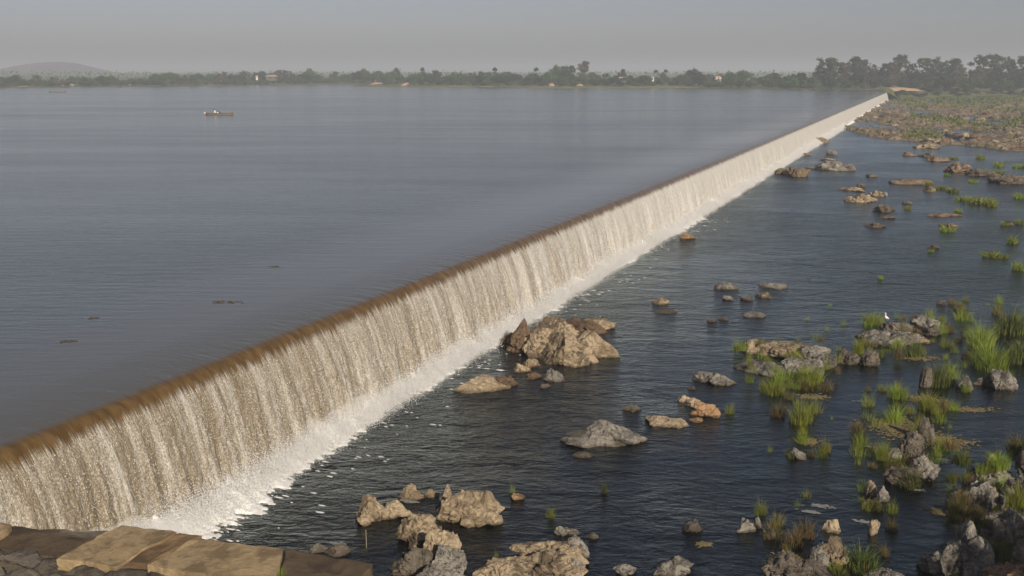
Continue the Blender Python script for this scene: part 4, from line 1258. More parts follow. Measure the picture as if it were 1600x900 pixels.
GR = 'trees standing beyond the end of the weir'
for k_, px, d_, top, wd, lab in [
    ('airy', 1292, 440, 90, 1.25, 'airy tree with see-through crown at the left end of the tall stand'),
    ('dense', 1252, 452, 112, 1.6, 'low dense tree left of the tall stand'),
    ('airy', 1333, 452, 87, 0.95, 'tall slim olive tree second in the tall stand'),
    ('airydry', 1316, 446, 98, 1.0, 'dry brownish tree low between the first two tall trees'),
    ('airy', 1352, 460, 92, 1.1, 'spreading olive tree left of the pale dead tree'),
    ('airydry', 1363, 432, 108, 0.7, 'pale dead looking tree over the end of the weir'),
    ('airy', 1382, 465, 98, 1.1, 'shorter tree between the pale dead tree and the tallest tree'),
    ('airy', 1405, 455, 84, 0.95, 'tallest airy tree in the middle of the tall stand'),
    ('airydry', 1393, 448, 102, 1.0, 'brownish tree under the tallest airy tree'),
    ('airy', 1425, 455, 99, 0.6, 'thin tree just left of the first sky gap'),
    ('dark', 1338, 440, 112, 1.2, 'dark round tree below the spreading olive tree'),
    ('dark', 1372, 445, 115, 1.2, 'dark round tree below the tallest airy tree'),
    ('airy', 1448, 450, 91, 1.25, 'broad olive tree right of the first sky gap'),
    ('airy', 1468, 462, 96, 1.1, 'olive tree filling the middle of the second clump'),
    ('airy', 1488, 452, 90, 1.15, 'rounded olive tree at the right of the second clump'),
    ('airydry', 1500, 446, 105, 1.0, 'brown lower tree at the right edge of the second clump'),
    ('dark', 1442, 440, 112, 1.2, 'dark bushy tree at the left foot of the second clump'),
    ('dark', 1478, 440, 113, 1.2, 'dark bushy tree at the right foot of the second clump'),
    ('airy', 1536, 450, 88, 1.2, 'left tree of the third clump near the right edge'),
    ('airy', 1558, 455, 86, 1.2, 'tall see-through tree in the middle of the third clump'),
    ('airy', 1580, 462, 92, 1.1, 'olive tree at the right of the third clump'),
    ('airydry', 1530, 444, 104, 1.0, 'brown tree at the left foot of the third clump'),
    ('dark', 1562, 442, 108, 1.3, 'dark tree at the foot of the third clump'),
    ('airy', 1603, 450, 88, 1.2, 'tree cut by the right edge beyond a slim sky gap'),
]:
    tree(k_, px, d_, top, lab, GR, wd)
r6 = random.Random(9)
for lo_, hi_, nn, ph in [(1280, 1428, 9, 'first'), (1440, 1506, 5, 'second'), (1524, 1604, 6, 'third')]:
    for i in range(nn):
        px = lo_ + (hi_ - lo_) * (i + r6.random() * .8) / nn
        tree(r6.choice(['airy', 'dense', 'dark', 'airy', 'airydry']), px, r6.uniform(466, 500), r6.uniform(103, 114), 'tree filling the back of the %s clump of the tall stand' % ph, 'trees filling the %s clump of the tall stand' % ph, r6.uniform(1.0, 1.4))
GB = 'bushes along the bank at the weir end'
for px, d_, top, kd, lab in [
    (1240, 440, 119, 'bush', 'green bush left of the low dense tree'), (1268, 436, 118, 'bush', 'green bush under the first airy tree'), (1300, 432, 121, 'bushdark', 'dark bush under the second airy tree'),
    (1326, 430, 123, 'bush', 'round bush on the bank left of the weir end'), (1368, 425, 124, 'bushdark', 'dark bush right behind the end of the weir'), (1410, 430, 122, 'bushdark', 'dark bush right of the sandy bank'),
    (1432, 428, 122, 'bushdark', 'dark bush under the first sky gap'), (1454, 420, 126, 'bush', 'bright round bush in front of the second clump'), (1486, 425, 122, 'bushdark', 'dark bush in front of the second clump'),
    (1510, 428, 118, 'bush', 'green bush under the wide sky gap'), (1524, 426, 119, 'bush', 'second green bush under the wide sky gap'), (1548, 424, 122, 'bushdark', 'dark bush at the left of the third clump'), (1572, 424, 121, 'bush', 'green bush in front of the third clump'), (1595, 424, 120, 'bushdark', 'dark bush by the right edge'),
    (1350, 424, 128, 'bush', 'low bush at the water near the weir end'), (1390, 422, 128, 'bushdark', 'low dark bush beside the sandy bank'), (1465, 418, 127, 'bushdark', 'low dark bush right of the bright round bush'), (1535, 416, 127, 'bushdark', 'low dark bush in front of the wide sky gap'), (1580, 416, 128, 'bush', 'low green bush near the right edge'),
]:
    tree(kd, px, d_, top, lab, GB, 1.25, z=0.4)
r7 = random.Random(31)
for i in range(64):
    px = 1398 + 215 * (i + r7.random()) / 64
    of_ = r7.uniform(1, 30)
    d_ = float(shore_dist(px)) + of_
    dn_ = float(sstep(30, 0, np.array(of_)))
    z_ = (1 - dn_) * float(np.interp(of_, [0, 3, 8, 18, 50], [0.02, 0.25, 0.4, 0.6, 1.0])) + dn_ * (ZL + 0.2 + 0.04 * of_)
    h_ = r7.uniform(0.9, 2.3)
    tree(r7.choice(['bush', 'bushdark', 'bushdark', 'bush', 'bushdry']), px, d_, HOR - (z_ + h_ - CAMZ) / d_ * (F / CP), 'low bush on the green bank below the tall stand', 'low bushes on the green bank', r7.uniform(1.3, 2.4), z=z_ - 0.15)
# far shore belt, kind and stretch by stretch
def stretch(px):
    for lim, ph in [(150, 'below the hazy hill'), (390, 'right of the hazy hill'), (470, 'around the thatched hut'), (640, 'left of the grassy spit'), (830, 'behind the grassy spit'), (960, 'around the tall dry tree'), (1110, 'right of the tall dry tree'), (1250, 'by the pale house')]:
        if px < lim: return ph
    return 'at the end'


KN = {'dense': 'leafy green tree', 'dark': 'dark round tree', 'bush': 'green bush', 'bushdry': 'dry brown bush', 'bushdark': 'dark bush', 'airydry': 'thin dry tree', 'airy': 'thin olive tree', 'palm': 'fan palm'}
tops = lambda x: np.interp(x, [0, 160, 300, 480, 620, 760, 900, 1100, 1240], [119, 117, 113, 111, 112, 112, 113, 115, 116])
r2_ = random.Random(5)
px = -60.0
while px < 1245:
    u_ = r2_.random()
    kd = 'dense' if u_ < .28 else 'dark' if u_ < .5 else 'bush' if u_ < .62 else 'bushdry' if u_ < .74 else 'airydry' if u_ < .88 else 'airy'
    d_ = float(shore_dist(px)) + r2_.uniform(8, 60)
    tp = tops(px) + r2_.uniform(-2.0, 6.5) + (4 if kd.startswith('bush') else 0)
    tree(kd, px, d_, tp, KN[kd] + ' in the far shore belt ' + stretch(px), 'trees along the far shore', r2_.uniform(1.1, 1.7))
    px += r2_.uniform(4, 10)
px = -60.0
while px < 1245:      # front bushes at the water's edge
    kd = r2_.choice(['bush', 'bushdark', 'bushdry', 'bushdark'])
    tree(kd, px, float(shore_dist(px)) + r2_.uniform(4, 12), 126 + r2_.uniform(-3, 2.5), 'small ' + KN[kd] + ' at the far water edge ' + stretch(px), 'bushes at the far water edge', r2_.uniform(1.2, 1.9), z=0.5)
    px += r2_.uniform(6, 17) if px < 540 else r2_.uniform(14, 34)
for px, top, kd, wd, lab in [(913, 96, 'airydry', 1.0, 'tall dry brown tree rising above the far shore belt'), (869, 101, 'dense', .9, 'tall leafy tree left of the tall dry tree'), (886, 102, 'dark', .9, 'tall dark tree just left of the tall dry tree'), (1085, 106, 'dark', 1.2, 'round dark tree standing out right of the tall dry tree'),
                             (483, 106, 'dense', 1.1, 'taller tree above the far shore belt near the thatched hut'), (568, 106, 'dense', 1.0, 'taller tree in the left middle of the far shore belt'), (620, 106, 'airydry', .9, 'taller dry tree left of the grassy spit'), (972, 107, 'airy', .8, 'slim tree right of the tall dry tree'), (1160, 109, 'dense', 1.4, 'wide green tree behind the pale house'), (1140, 111, 'dense', 1.3, 'green tree just left of the wide green tree')]:
    tree(kd, px, float(shore_dist(px)) + 30, top, lab, None, wd)
for px, top in [(838, 106), (880, 104), (893, 103), (773, 106), (660, 106), (1025, 109), (1040, 109)]:
    tree('palm', px, float(shore_dist(px)) + r2_.uniform(20, 50), top, 'slender fan palm poking out of the far shore belt ' + stretch(px), 'fan palms of the far shore')
# far woodland that reads as one mass
r3 = np.random.default_rng(3)
nw = 22000
xw = r3.uniform(-200, 1750, nw); dw = 700 + r3.random(nw) ** 0.7 * 1500
c = np.stack([(xw - 800) / (F / CP) * dw, dw, np.zeros(nw)], 1)
topn = 5.0 + 3.0 * fbm(c * 0.02, 3, 8)
c[:, 2] = 2.0 + r3.random(nw) * np.maximum(topn, 1)
a = r3.normal(size=(nw, 3)); a /= np.linalg.norm(a, axis=1, keepdims=True)
b = np.cross(a, r3.normal(size=(nw, 3))); b /= np.linalg.norm(b, axis=1, keepdims=True)
sz = (0.6 + 0.8 * r3.random(nw))[:, None]
V = np.stack([c - a * sz, c - b * sz * .7, c + a * sz, c + b * sz * .7], 1).reshape(-1, 3)
tag(link('woodland', make_mesh('woodland', V, np.arange(nw * 4).reshape(-1, 4), M['leaf'], False)), 'hazy far woodland behind the shore trees', 'woodland', kind='stuff')

# sandy patches of the far bank
for i, (px, y, w, hp, lab) in enumerate([(100, 133.0, 16, 7, 'bare orange earth bank below the hazy hill'), (28, 134.0, 12, 3, 'small bare earth patch at the far left of the shore'), (200, 132, 9, 3, 'small bare earth patch right of the hazy hill'), (588, 130.2, 20, 4, 'pale earth patch left of the grassy spit'), (640, 130.5, 26, 5, 'wide pale earth patch behind the grassy spit'), (862, 131, 10, 3, 'little earth patch left of the tall dry tree'), (907, 132.5, 12, 3, 'earth patch under the tall dry tree'), (1408, 137.2, 66, 1.6, 'orange sandy bank beyond the end of the weir'), (970, 134.6, 16, 2, 'thin sandy strip right of the tall dry tree')]):
    d_ = float(shore_dist(px)) + (7 if px < 1300 else 14)
    k_ = d_ / (F / CP)
    z0 = CAMZ - (y - HOR) * k_
    gx = np.linspace(-1, 1, 17); gy = np.linspace(0, 1, 7)
    GX, GY = np.meshgrid(gx, gy, indexing='ij')
    env = np.sqrt(np.clip(1 - GX ** 2, 0, 1))
    c = PX(px, d_)
    pts = np.stack([c[0] + GX * w * k_ * .5 * 1.2, c[1] + GY * 6 - 1, np.full_like(GX, -0.4) + (z0 + hp * .5 * k_ + .4) * env * np.sin(GY * 1.57) ** .7], -1).reshape(-1, 3)
    pts[:, 2] += 0.25 * fbm(pts * .5, 3, 70 + i)
    tag(link('sand_bank', make_mesh('sand_bank', pts, grid_faces(17, 7), M['sand'])), lab, kind='structure')

# houses on the far shore
def house(px, y, wpx, hpx, rot, roofm, label, dist=None, wallm='plaster'):
    d_ = dist or float(shore_dist(px)) + 18
    k_ = d_ / (F / CP)
    w, h = wpx * k_, hpx * k_
    dp = w * 0.7
    z0 = CAMZ - (y - HOR) * k_
    c = PX(px, d_)
    o = link('house', None, None, (c[0], c[1], z0)); o.rotation_euler[2] = rot
    tag(o, label, 'house')
    link('wall', make_mesh('wall', *box(-w / 2, w / 2, -dp / 2, dp / 2, -1.5, h * .55), M[wallm], False), o)
    e = w * .08
    V = [(-w / 2 - e, -dp / 2 - e, h * .5), (w / 2 + e, -dp / 2 - e, h * .5), (w / 2 + e, dp / 2 + e, h * .5), (-w / 2 - e, dp / 2 + e, h * .5), (-w / 2 + e, 0, h), (w / 2 - e, 0, h)]
    link('roof', make_mesh('roof', V, [(0, 1, 5, 4), (2, 3, 4, 5), (0, 4, 3), (1, 2, 5), (0, 3, 2, 1)], M[roofm], False), o)
    link('doorway_shade', make_mesh('doorway_shade', *box(-w * .07, w * .07, -dp / 2 - .05, -dp / 2 + .02, -.2, h * .42), M['shadowed'], False), o)  # dark box on the wall, painted as a shaded doorway
    return o


house(401, 121, 3.2, 3.6, 0.1, 'plaster', 'tiny white hut among the trees of the far shore', wallm='white')
house(424, 122, 15, 5.0, -0.15, 'thatch', 'low hut with a pale thatched roof on the far shore', None, 'bark')
house(1122, 123, 9, 4.5, 0.15, 'redroof', 'pale house with a rosy roof right of the far shore belt', wallm='white')
house(1020, 122, 4, 2.6, 0.15, 'plaster', 'tiny white house among the trees right of the tall dry tree', wallm='white')
house(1226, 124, 9, 4, -0.1, 'redroof', 'small house with a rosy roof left of the tall stand')
house(973, 124, 14, 4, 0.1, 'thatch', 'thatched shed right of the tall dry tree')

# ------------------------------------------------------------------ boats and people
def boat(px, y, length, heading, label, white_tip):
    c = P(px, y, 0.0)
    o = link('boat', None, None, c); o.rotation_euler[2] = heading
    tag(o, label, 'boat')
    nL, nS = 25, 11
    V = []
    for i in range(nL):
        u_ = i / (nL - 1) * 2 - 1
        hw = 0.42 * (1 - abs(u_) ** 3.2) + 0.05
        sheer = 0.30 + 0.16 * abs(u_) ** 3
        keel = -0.16 + 0.22 * abs(u_) ** 3.5
        for j in range(nS):
            th = math.pi * j / (nS - 1)
            V.append((u_ * length / 2, -math.cos(th) * hw, sheer - (sheer - keel) * math.sin(th) ** 0.7))
    Fo = grid_faces(nL, nS)
    Vi = np.array(V); Vi[:, 1] *= 0.9; Vi[:, 2] = np.maximum(Vi[:, 2] + 0.05 * (Vi[:, 2] < 0.25), -0.1)
    allV = np.concatenate([V, Vi]); n0 = len(V)
    allF = [tuple(f) for f in Fo] + [tuple(f[::-1] + n0) for f in Fo]
    for i in range(nL - 1):
        for j in (0, nS - 1):
            a_, b_ = i * nS + j, (i + 1) * nS + j
            allF.append((a_, b_, b_ + n0, a_ + n0))
    mi = [1 if (abs(np.mean([allV[k_][0] for k_ in f])) > length * .40) else 0 for f in allF]
    link('hull', make_mesh('hull', allV, allF, [M['wood'], M['wood_red']], True, midx=mi), o)
    for xx in (-.22, .05, .3):
        link('thwart', make_mesh('thwart', *box(xx * length - .09, xx * length + .09, -.39, .39, .20, .235), M['wood'], False), o)
    if white_tip:
        tv, tf = tube([(-length / 2 - .12, 0, .36), (-length / 2 - .02, 0, .33), (-length / 2 + .22, 0, .24)], [.08, .19, .15], 10)
        link('bow_tip', make_mesh('bow_tip', tv, tf, M['white']), o)
    return o


b1_ = boat(342.5, 179.5, 4.9, R(-2), 'wooden canoe with a white bow tip carrying people across the reservoir', True)
boat(90, 144.5, 6.0, R(3), 'pale empty canoe far out near the hazy hill shore', False)


def person(loc, rot, joints, radii, edges, shirt, trousers, label, head_r=.1):
    """joints: dict name -> xyz; one skinned body"""
    names = list(joints)
    me = bpy.data.meshes.new('person')
    me.from_pydata([joints[k_] for k_ in names], [(names.index(a_), names.index(b_)) for a_, b_ in edges], [])
    o = bpy.data.objects.new('person', me); COL.objects.link(o)
    sk = o.modifiers.new('Skin', 'SKIN')
    ly = me.skin_vertices[0] if me.skin_vertices else None
    if ly is None:
        return o
    for i, k_ in enumerate(names):
        ly.data[i].radius = (radii[k_], radii[k_])
    ly.data[names.index('pelvis')].use_root = True
    o.modifiers.new('Sub', 'SUBSURF').levels = 2
    o.modifiers['Sub'].render_levels = 2
    dg = bpy.context.evaluated_depsgraph_get()
    m2 = bpy.data.meshes.new_from_object(o.evaluated_get(dg))
    o.modifiers.clear(); o.data = m2
    for m_ in ('skin', shirt, trousers): m2.materials.append(M[m_])
    for pl in m2.polygons:
        c_ = pl.center
        best = min(names, key=lambda k_: (Vector(joints[k_]) - c_).length - radii[k_] * .6)
        pl.use_smooth = True
        pl.material_index = 2 if best in ('pelvis', 'kneeL', 'kneeR', 'hipL', 'hipR') else 1 if best in ('waist', 'chest', 'shL', 'shR', 'elL', 'elR') else 0
    o.location = loc; o.rotation_euler[2] = rot
    tag(o, label, 'person')
    hd = Vector(joints['head'])
    V, Fa = ico(3)
    cap = V * np.array([.108, .112, .10]) + np.array(hd) + np.array([-.018, 0, .035])
    kp = [tuple(f) for f in Fa if V[f][:, 2].mean() > -0.15 or V[f][:, 0].mean() < -0.45]
    link('hair', make_mesh('hair', cap, kp, M['hair']), o)
    for sy in (-1, 1):
        e_ = V * .013 + np.array(hd) + np.array([.092, sy * .035, .0])
        link('eye', make_mesh('eye', e_, [tuple(f) for f in Fa], M['hair']), o)
    nv, nf_ = tube([(hd[0] + .085, 0, hd[2] + .0), (hd[0] + .118, 0, hd[2] - .035), (hd[0] + .09, 0, hd[2] - .045)], [.010, .017, .012], 6)
    link('nose', make_mesh('nose', nv, nf_, M['skin']), o)
    return o


EDG = [('pelvis', 'waist'), ('waist', 'chest'), ('chest', 'neck'), ('neck', 'head'), ('head', 'crown'), ('chest', 'shL'), ('chest', 'shR'), ('shL', 'elL'), ('elL', 'haL'), ('shR', 'elR'), ('elR', 'haR'), ('pelvis', 'hipL'), ('pelvis', 'hipR'), ('hipL', 'kneeL'), ('hipR', 'kneeR'), ('kneeL', 'ftL'), ('kneeR', 'ftR')]
RAD = dict(pelvis=.13, waist=.125, chest=.145, neck=.055, head=.098, crown=.07, shL=.07, shR=.07, elL=.047, elR=.047, haL=.038, haR=.038, hipL=.09, hipR=.09, kneeL=.065, kneeR=.065, ftL=.045, ftR=.045)


def seated(bend):
    c_, s_ = math.cos(bend), math.sin(bend)
    up = lambda h, y=0, f=0: (s_ * h + c_ * f, y, .14 + c_ * h - s_ * f)
    return dict(pelvis=(0, 0, .14), waist=up(.2), chest=up(.42), neck=up(.56), head=up(.69, 0, .03), crown=up(.79, 0, .02), shL=up(.47, .19), shR=up(.47, -.19), elL=up(.22, .25, .12), elR=up(.22, -.25, .12), haL=up(.14, .16, .34), haR=up(.14, -.16, .34), hipL=(.06, .1, .12), hipR=(.06, -.1, .12), kneeL=(.42, .15, .32), kneeR=(.42, -.15, .32), ftL=(.40, .15, -.06), ftR=(.40, -.15, -.06))


bc = Vector(P(342.5, 179.5, 0))
seat = lambda dx, dz=.10: bc + Matrix.Rotation(R(-2), 3, 'Z') @ Vector((dx, 0, dz))
person(seat(-.55), R(178), seated(.35), RAD, EDG, 'cloth_white', 'cloth_dark', 'person in a pale shirt sitting in the canoe')
person(seat(.35), R(178), seated(1.0), RAD, EDG, 'cloth_dark', 'cloth_dark', 'person in dark clothes bending forward in the canoe')
# pale sack in front of the first person
V, Fa = ico(3)
V = V * np.array([.24, .26, .22]) + 0.03 * np.stack([fbm(V * 2.5, 3, 5 + i) for i in range(3)], 1)
tag(link('sack', make_mesh('sack', V, Fa, M['cloth_white']), None, seat(-.15, .33)), 'pale sack lying in the canoe between the two people', 'sack')

# egret on the rock
def egret(x, y, hp):
    k_ = mpp(x, y) ; h = hp * k_
    c = P(x, y); c[2] = ZL
    o = link('egret', None, None, c)
    o.rotation_euler[2] = R(200)
    o.scale = (h, h, h)
    tag(o, 'white egret standing upright on the grey rock islet', 'bird')
    V, Fc = tube([(-.30, 0, .36), (-.22, 0, .40), (-.10, 0, .46), (.02, 0, .53), (.09, 0, .60), (.10, 0, .68), (.06, 0, .77), (.08, 0, .86), (.12, 0, .91), (.17, 0, .91), (.20, 0, .905)], [.012, .05, .105, .12, .085, .048, .034, .03, .042, .03, .012], 12)
    link('body', make_mesh('body', V, Fc, M['feather']), o)
    for sy in (-1, 1):
        V, Fc = tube([(.06, sy * .10, .55), (-.08, sy * .105, .47), (-.28, sy * .05, .36)], [.03, .055, .01], 8)
        link('wing', make_mesh('wing', V, Fc, M['feather']), o)
        V, Fc = tube([(-.02, sy * .04, .42), (-.01, sy * .04, .20), (.0, sy * .04, .0), (.07, sy * .045, -.005)], [.018, .011, .012, .006], 6)
        link('leg', make_mesh('leg', V, Fc, M['legs']), o)
    V, Fc = tube([(.19, 0, .907), (.33, 0, .88)], [.014, .003], 6)
    link('bill', make_mesh('bill', V, Fc, M['bill']), o)
    return o


eg = egret(1383, 519, 19)

# thin pole standing in the river
V, Fc = tube([(0, 0, -.5), (.01, 0, .1), (.005, .01, .42)], [.012, .011, .008], 8)
tag(link('stick', make_mesh('stick', V, Fc, M['wood']), None, P(572, 856)), 'thin upright stick in the water left of the foreground boulders', 'stick')

# patches of weed floating on the reservoir
for i, (x, y, w, lab) in enumerate([(352, 472, 50, 'long thin raft of floating weed on the reservoir near the lip'), (105, 533, 26, 'floating weed patch lowest on the reservoir'), (428, 416, 20, 'floating weed patch above the long thin weed raft'), (145, 497, 18, 'small floating weed patch left on the reservoir')]):
    k_ = mpp(x, y, 0.0); c = P(x, y, 0.006)
    V, Fc = [], []
    r_ = random.Random(i)
    for j in range(int(w * 0.8)):
        a = r_.uniform(0, 6.28); px_, py_ = r_.gauss(0, .26) * w * k_, r_.gauss(0, .22) * w * k_ * .5
        s_ = r_.uniform(.012, .045)
        o0 = len(V); m_ = 5
        for q_ in range(m_):
            th = a + 6.283 * q_ / m_; rr = s_ * r_.uniform(.5, 1.3)
            V.append((px_ + math.cos(th) * rr * 2, py_ + math.sin(th) * rr, 0))
        V.append((px_, py_, .012))
        Fc += [(o0 + q_, o0 + (q_ + 1) % m_, o0 + m_) for q_ in range(m_)]
    tag(link('floating_weed', make_mesh('floating_weed', V, Fc, M['weed']), None, c), lab, 'weed', 'rafts of weed floating on the reservoir')

M['froth'] = plain('froth', (0.17, 0.17, 0.155), (0.26, 0.255, 0.235), 8, 0.7)
M['mat'] = plain('weed_mat', (0.14, 0.115, 0.05), (0.21, 0.16, 0.085), 3, 0.8)
for i, (x, y, w, hh_, lab) in enumerate([(1405, 668, 90, 50, 'olive weed mat among the reeds left of the tilted rock'), (1478, 690, 80, 26, 'brownish weed mat right of the tilted rock'), (1520, 640, 60, 12, 'thin brown weed mat below the hollow boulder'), (1262, 690, 40, 14, 'small weed mat under the tall bright clump'), (1270, 620, 50, 14, 'weed mat right of the wide low clump'), (1440, 622, 50, 18, 'weed mat at the top of the reed bed'), (1236, 872, 60, 14, 'brown weed mat by the reddish clumps'), (1470, 800, 40, 12, 'weed mat at the foot of the right bank'), (1100, 850, 26, 6, 'brownish weed mat right of the small rough dark stone'), (1440, 560, 60, 12, 'weed mat round the dark low clump')]):
    k_ = mpp(x, y); c = P(x, y, ZL + .006)
    V, Fc = [], []
    r_ = random.Random(150 + i)
    for j in range(int(w * hh_ * .22) + 60):
        px_ = r_.gauss(0, .24) * w * k_; py_ = r_.gauss(0, .24) * hh_ * 2.2 * k_
        s_ = r_.uniform(.008, .035); o0 = len(V); m_ = 5; a = r_.uniform(0, 6.28); dx, dy = math.cos(a), math.sin(a)
        for q_ in range(m_):
            th = 6.283 * q_ / m_; e1, e2 = math.cos(th) * s_ * 2.6, math.sin(th) * s_ * .7
            V.append((px_ + e1 * dx - e2 * dy, py_ + e1 * dy + e2 * dx, 0))
        V.append((px_, py_, r_.uniform(.004, .03)))
        Fc += [(o0 + q_, o0 + (q_ + 1) % m_, o0 + m_) for q_ in range(m_)]
    tag(link('weed_mat', make_mesh('weed_mat', V, Fc, M['mat']), None, c), lab, 'weed', kind='stuff')

# froth and scum patches on the still shallows
for i, (x, y, w, hh_, lab) in enumerate([(1282, 790, 34, 10, 'pale froth streak in the still water above the tan heap'), (1268, 800, 26, 8, 'thin froth streak left of the pale froth streak'), (1350, 815, 22, 10, 'dull scum patch left of the thin upright stone'), (1495, 722, 38, 20, 'wide froth patch by the right bank'), (1432, 765, 18, 5, 'froth line under the grass skirted rock'), (1358, 698, 16, 5, 'froth line at the lower left of the reed bed'), (1345, 627, 24, 4, 'froth line at the upper left of the reed bed'), (1465, 788, 20, 8, 'faint froth patch below the right bank tuft'), (640, 783, 30, 7, 'white froth caught between two foreground boulders'), (530, 850, 26, 8, 'white froth behind the slab wall end'), (570, 812, 14, 5, 'white froth before the leftmost foreground boulder')]):
    k_ = mpp(x, y); c = P(x, y, ZL + .008)
    V, Fc = [], []
    r_ = random.Random(50 + i)
    for j in range(int(w * 2.2)):
        px_ = r_.gauss(0, .25) * w * k_; py_ = (r_.gauss(0, .22) * hh_ * 1.6 + (px_ / (w * k_)) * hh_ * -.9) * k_
        s_ = r_.uniform(.008, .03); o0 = len(V); m_ = 6; a = r_.uniform(0, 6.28)
        for q_ in range(m_):
            th = a + 6.283 * q_ / m_; rr = s_ * r_.uniform(.5, 1.3)
            V.append((px_ + math.cos(th) * rr * 2.2, py_ + math.sin(th) * rr, 0))
        V.append((px_, py_, .006))
        Fc += [(o0 + q_, o0 + (q_ + 1) % m_, o0 + m_) for q_ in range(m_)]
    tag(link('froth', make_mesh('froth', V, Fc, M['froth']), None, c), lab, 'froth', kind='stuff')

# ------------------------------------------------------------------ slab-topped wall in the bottom left corner
wall = link('stone_wall', None, None, P(300, 860, 0.9))
tag(wall, 'stone wall topped with worn tan and brown slabs at the near end of the weir', 'wall')
wl = Vector(P(300, 860, 0.9))


def prism(poly, top, thick, seed, mat, name, bev=0.018):
    import bmesh
    bm = bmesh.new()
    pts = []
    r_ = random.Random(seed)
    m_ = len(poly)
    raw = [P(x, y, top) for x, y in poly]
    for i in range(m_):           # uneven edges
        a_, b_ = raw[i], raw[(i + 1) % m_]
        L = np.linalg.norm(b_ - a_); nseg = max(1, int(L / .12))
        for j in range(nseg):
            t = j / nseg
            jit = .016 if j else .0
            pts.append(a_ + (b_ - a_) * t + np.array([r_.gauss(0, jit), r_.gauss(0, jit), r_.gauss(0, jit * .3)]))
    tv = [bm.verts.new(Vector(q_) - wl) for q_ in pts]
    f = bm.faces.new(tv)
    if f.normal.z < 0: f.normal_flip()
    ex = bmesh.ops.extrude_face_region(bm, geom=[f])
    for v_ in [g_ for g_ in ex['geom'] if isinstance(g_, bmesh.types.BMVert)]: v_.co.z -= thick
    bmesh.ops.recalc_face_normals(bm, faces=bm.faces)
    ed = [e for e in bm.edges if len(e.link_faces) == 2 and abs(e.link_faces[0].normal.z - e.link_faces[1].normal.z) > .5]
    bmesh.ops.bevel(bm, geom=ed, offset=bev, segments=2, affect='EDGES', profile=.6)
    me = bpy.data.meshes.new(name); bm.to_mesh(me); bm.free()
    me.materials.append(mat)
    return link(name, me, wall)


for poly, z, th, mt, lab in [
    ([(-60, 808), (-2, 815), (18, 819), (-2, 834), (-60, 828)], 0.96, .14, 'slab_light', None),
    ([(-60, 840), (0, 832), (22, 821), (150, 841), (86, 871), (-2, 857), (-60, 852)], 0.86, .14, 'slab_dark', 'dark brown slab'),
    ([(190, 820), (276, 831), (222, 858), (182, 886), (88, 873), (128, 850)], 0.98, .16, 'slab_light', 'pale tan slab'),
    ([(280, 832), (315, 836), (268, 862), (228, 880), (188, 886), (224, 860)], 0.95, .13, 'slab_brown', 'narrow brown slab'),
    ([(304, 840), (442, 857), (430, 906), (345, 905), (230, 882), (270, 862)], 1.0, .17, 'slab_light', 'largest tan slab'),
    ([(445, 858), (582, 880), (548, 930), (432, 915)], 0.98, .5, 'slab_dark', 'shade-painted free end slab'),  # dark stone colour here stands in for shade on the slab
]:
    o = prism(poly, z, th, len(lab or ''), M[mt], 'slab')
    if lab: o['label'] = lab
# body of the wall under the slabs
body = prism([(-70, 818), (275, 835), (440, 860), (574, 882), (520, 990), (420, 990), (-70, 990)], 0.80, 5.0, 3, M['masonry'], 'masonry', .03)
# rubble stones showing along the near side
r_ = random.Random(4)
rows = [(-40, 872, 52), (12, 876, 58), (66, 884, 52), (118, 894, 60), (175, 900, 60), (235, 902, 56), (290, 912, 60), (-45, 898, 55), (10, 904, 60), (70, 912, 60), (130, 922, 60), (345, 922, 60)]
for i, (x, y, w) in enumerate(rows):
    V, Fa = lump(w * .0096, w * .0096 * .66, .10, 700 + i, 4, flat=1.0, planes=12, rough=.6)
    V = V + (P(x + 22, y, .83) - np.array(wl))
    link('rubble_stone', make_mesh('rubble_stone', V, Fa, M['rubble'], sharp=R(40)), wall)
tuft(440, 898, 24, 22, 'sparse', 'thin grass sprig growing on the slab wall', 0.98, None)

# trees on the near bank whose shade falls into the picture from the right
def near_tree(x, y, z0, h, wide, kd, label):
    o = link('tree', None, None, (x, y, z0)); o.scale = (h * wide, h * wide, h)
    tag(o, label, 'tree')
    tm, cm = TREES[kd][0]
    link('trunk', tm, o); link('crown', cm, o)


near_tree(15.2, 8.0, -3.2, 8.0, 0.8, 'dark', 'shade tree on the right bank just out of view')


# ------------------------------------------------------------------ haze
V, Fc = box(-5300, 5300, -1000, 5700, -6.5, 34)
n = N('haze')
vol = n.n('ShaderNodeVolumePrincipled', ins={'Color': (0.865, 0.918, 0.99, 1), 'Density': 0.0008, 'Anisotropy': 0.05})
hz_ = link('haze', make_mesh('haze', V, Fc, n.out(None, vol.outputs[0]), False))
tag(hz_, 'pale grey haze over the river valley', 'haze', kind='stuff')
hz_.display_type = 'WIRE'

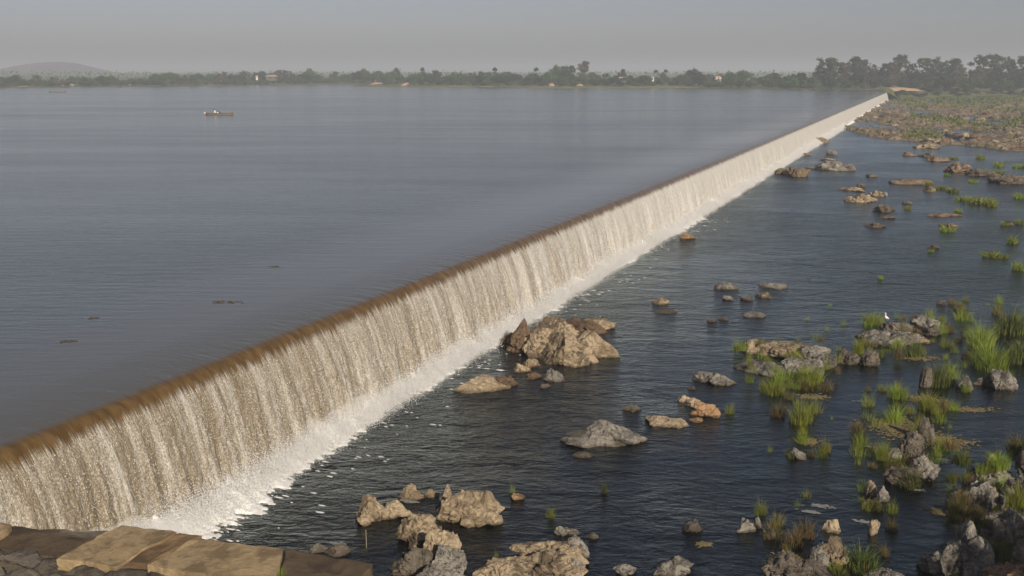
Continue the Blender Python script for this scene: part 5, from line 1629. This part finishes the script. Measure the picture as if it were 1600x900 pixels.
# ------------------------------------------------------------------ light
sun_dir = Vector((*(W(-0.70, 0.714)[:2]), 0)).normalized()       # horizontal direction towards the sun
EL = R(27)
to_sun = Vector((sun_dir.x * math.cos(EL), sun_dir.y * math.cos(EL), math.sin(EL)))
L = bpy.data.lights.new('sun', 'SUN'); L.energy = 4.7; L.angle = R(0.6); L.color = (1.0, 0.89, 0.72)
lo = bpy.data.objects.new('sun', L); COL.objects.link(lo)
lo.rotation_euler = to_sun.to_track_quat('Z', 'Y').to_euler()
w = bpy.data.worlds.new('World'); scn.world = w; w.use_nodes = True
n = N('w', w)
sky = n.n('ShaderNodeTexSky', sky_type='NISHITA', sun_disc=False, sun_elevation=EL, sun_rotation=math.atan2(to_sun.x, to_sun.y), altitude=200, air_density=1.0, dust_density=1.5, ozone_density=1.5)
hs = n.n('ShaderNodeHueSaturation', ins={'Color': sky.outputs[0], 'Saturation': 0.62})
bg = n.n('ShaderNodeBackground', ins={'Color': n.mix(1.0, hs.outputs[0], (0.97, 0.945, 1.07), 'MULTIPLY'), 'Strength': 0.0595})
wo = n.n('ShaderNodeOutputWorld'); n.set(wo, 'Surface', bg.outputs[0])

# ------------------------------------------------------------------ camera and render settings
cam = bpy.data.cameras.new('camera'); cam.sensor_width = 36; cam.lens = 36 * F / 1600; cam.clip_end = 12000; cam.clip_start = 0.1
co = bpy.data.objects.new('camera', cam); COL.objects.link(co)
co.location = (0, 0, CAMZ); co.rotation_euler = (math.pi / 2 - PITCH, 0, 0)
scn.camera = co
vs = scn.view_settings
vs.view_transform = 'Standard'; vs.look = 'None'; vs.exposure = 0.12; vs.gamma = 1.0
scn.render.engine = 'CYCLES'
cy = scn.cycles
cy.max_bounces = 6; cy.diffuse_bounces = 2; cy.glossy_bounces = 3; cy.transparent_max_bounces = 10; cy.transmission_bounces = 2; cy.volume_bounces = 0
cy.caustics_reflective = False; cy.caustics_refractive = False
cy.use_denoising = True
try:
    cy.denoiser = 'OPENIMAGEDENOISE'; cy.denoising_input_passes = 'RGB_ALBEDO_NORMAL'
except Exception:
    pass
cy.use_adaptive_sampling = False

# seat the egret on its islet
dg = bpy.context.evaluated_depsgraph_get()
bpy.context.view_layer.update()
for zz_ in [None]:
    hit = scn.ray_cast(bpy.context.evaluated_depsgraph_get(), Vector((eg.location.x, eg.location.y, 2.0)), Vector((0, 0, -1)))
    if hit[0] and hit[4] is not None:
        eg.location.z = hit[1].z
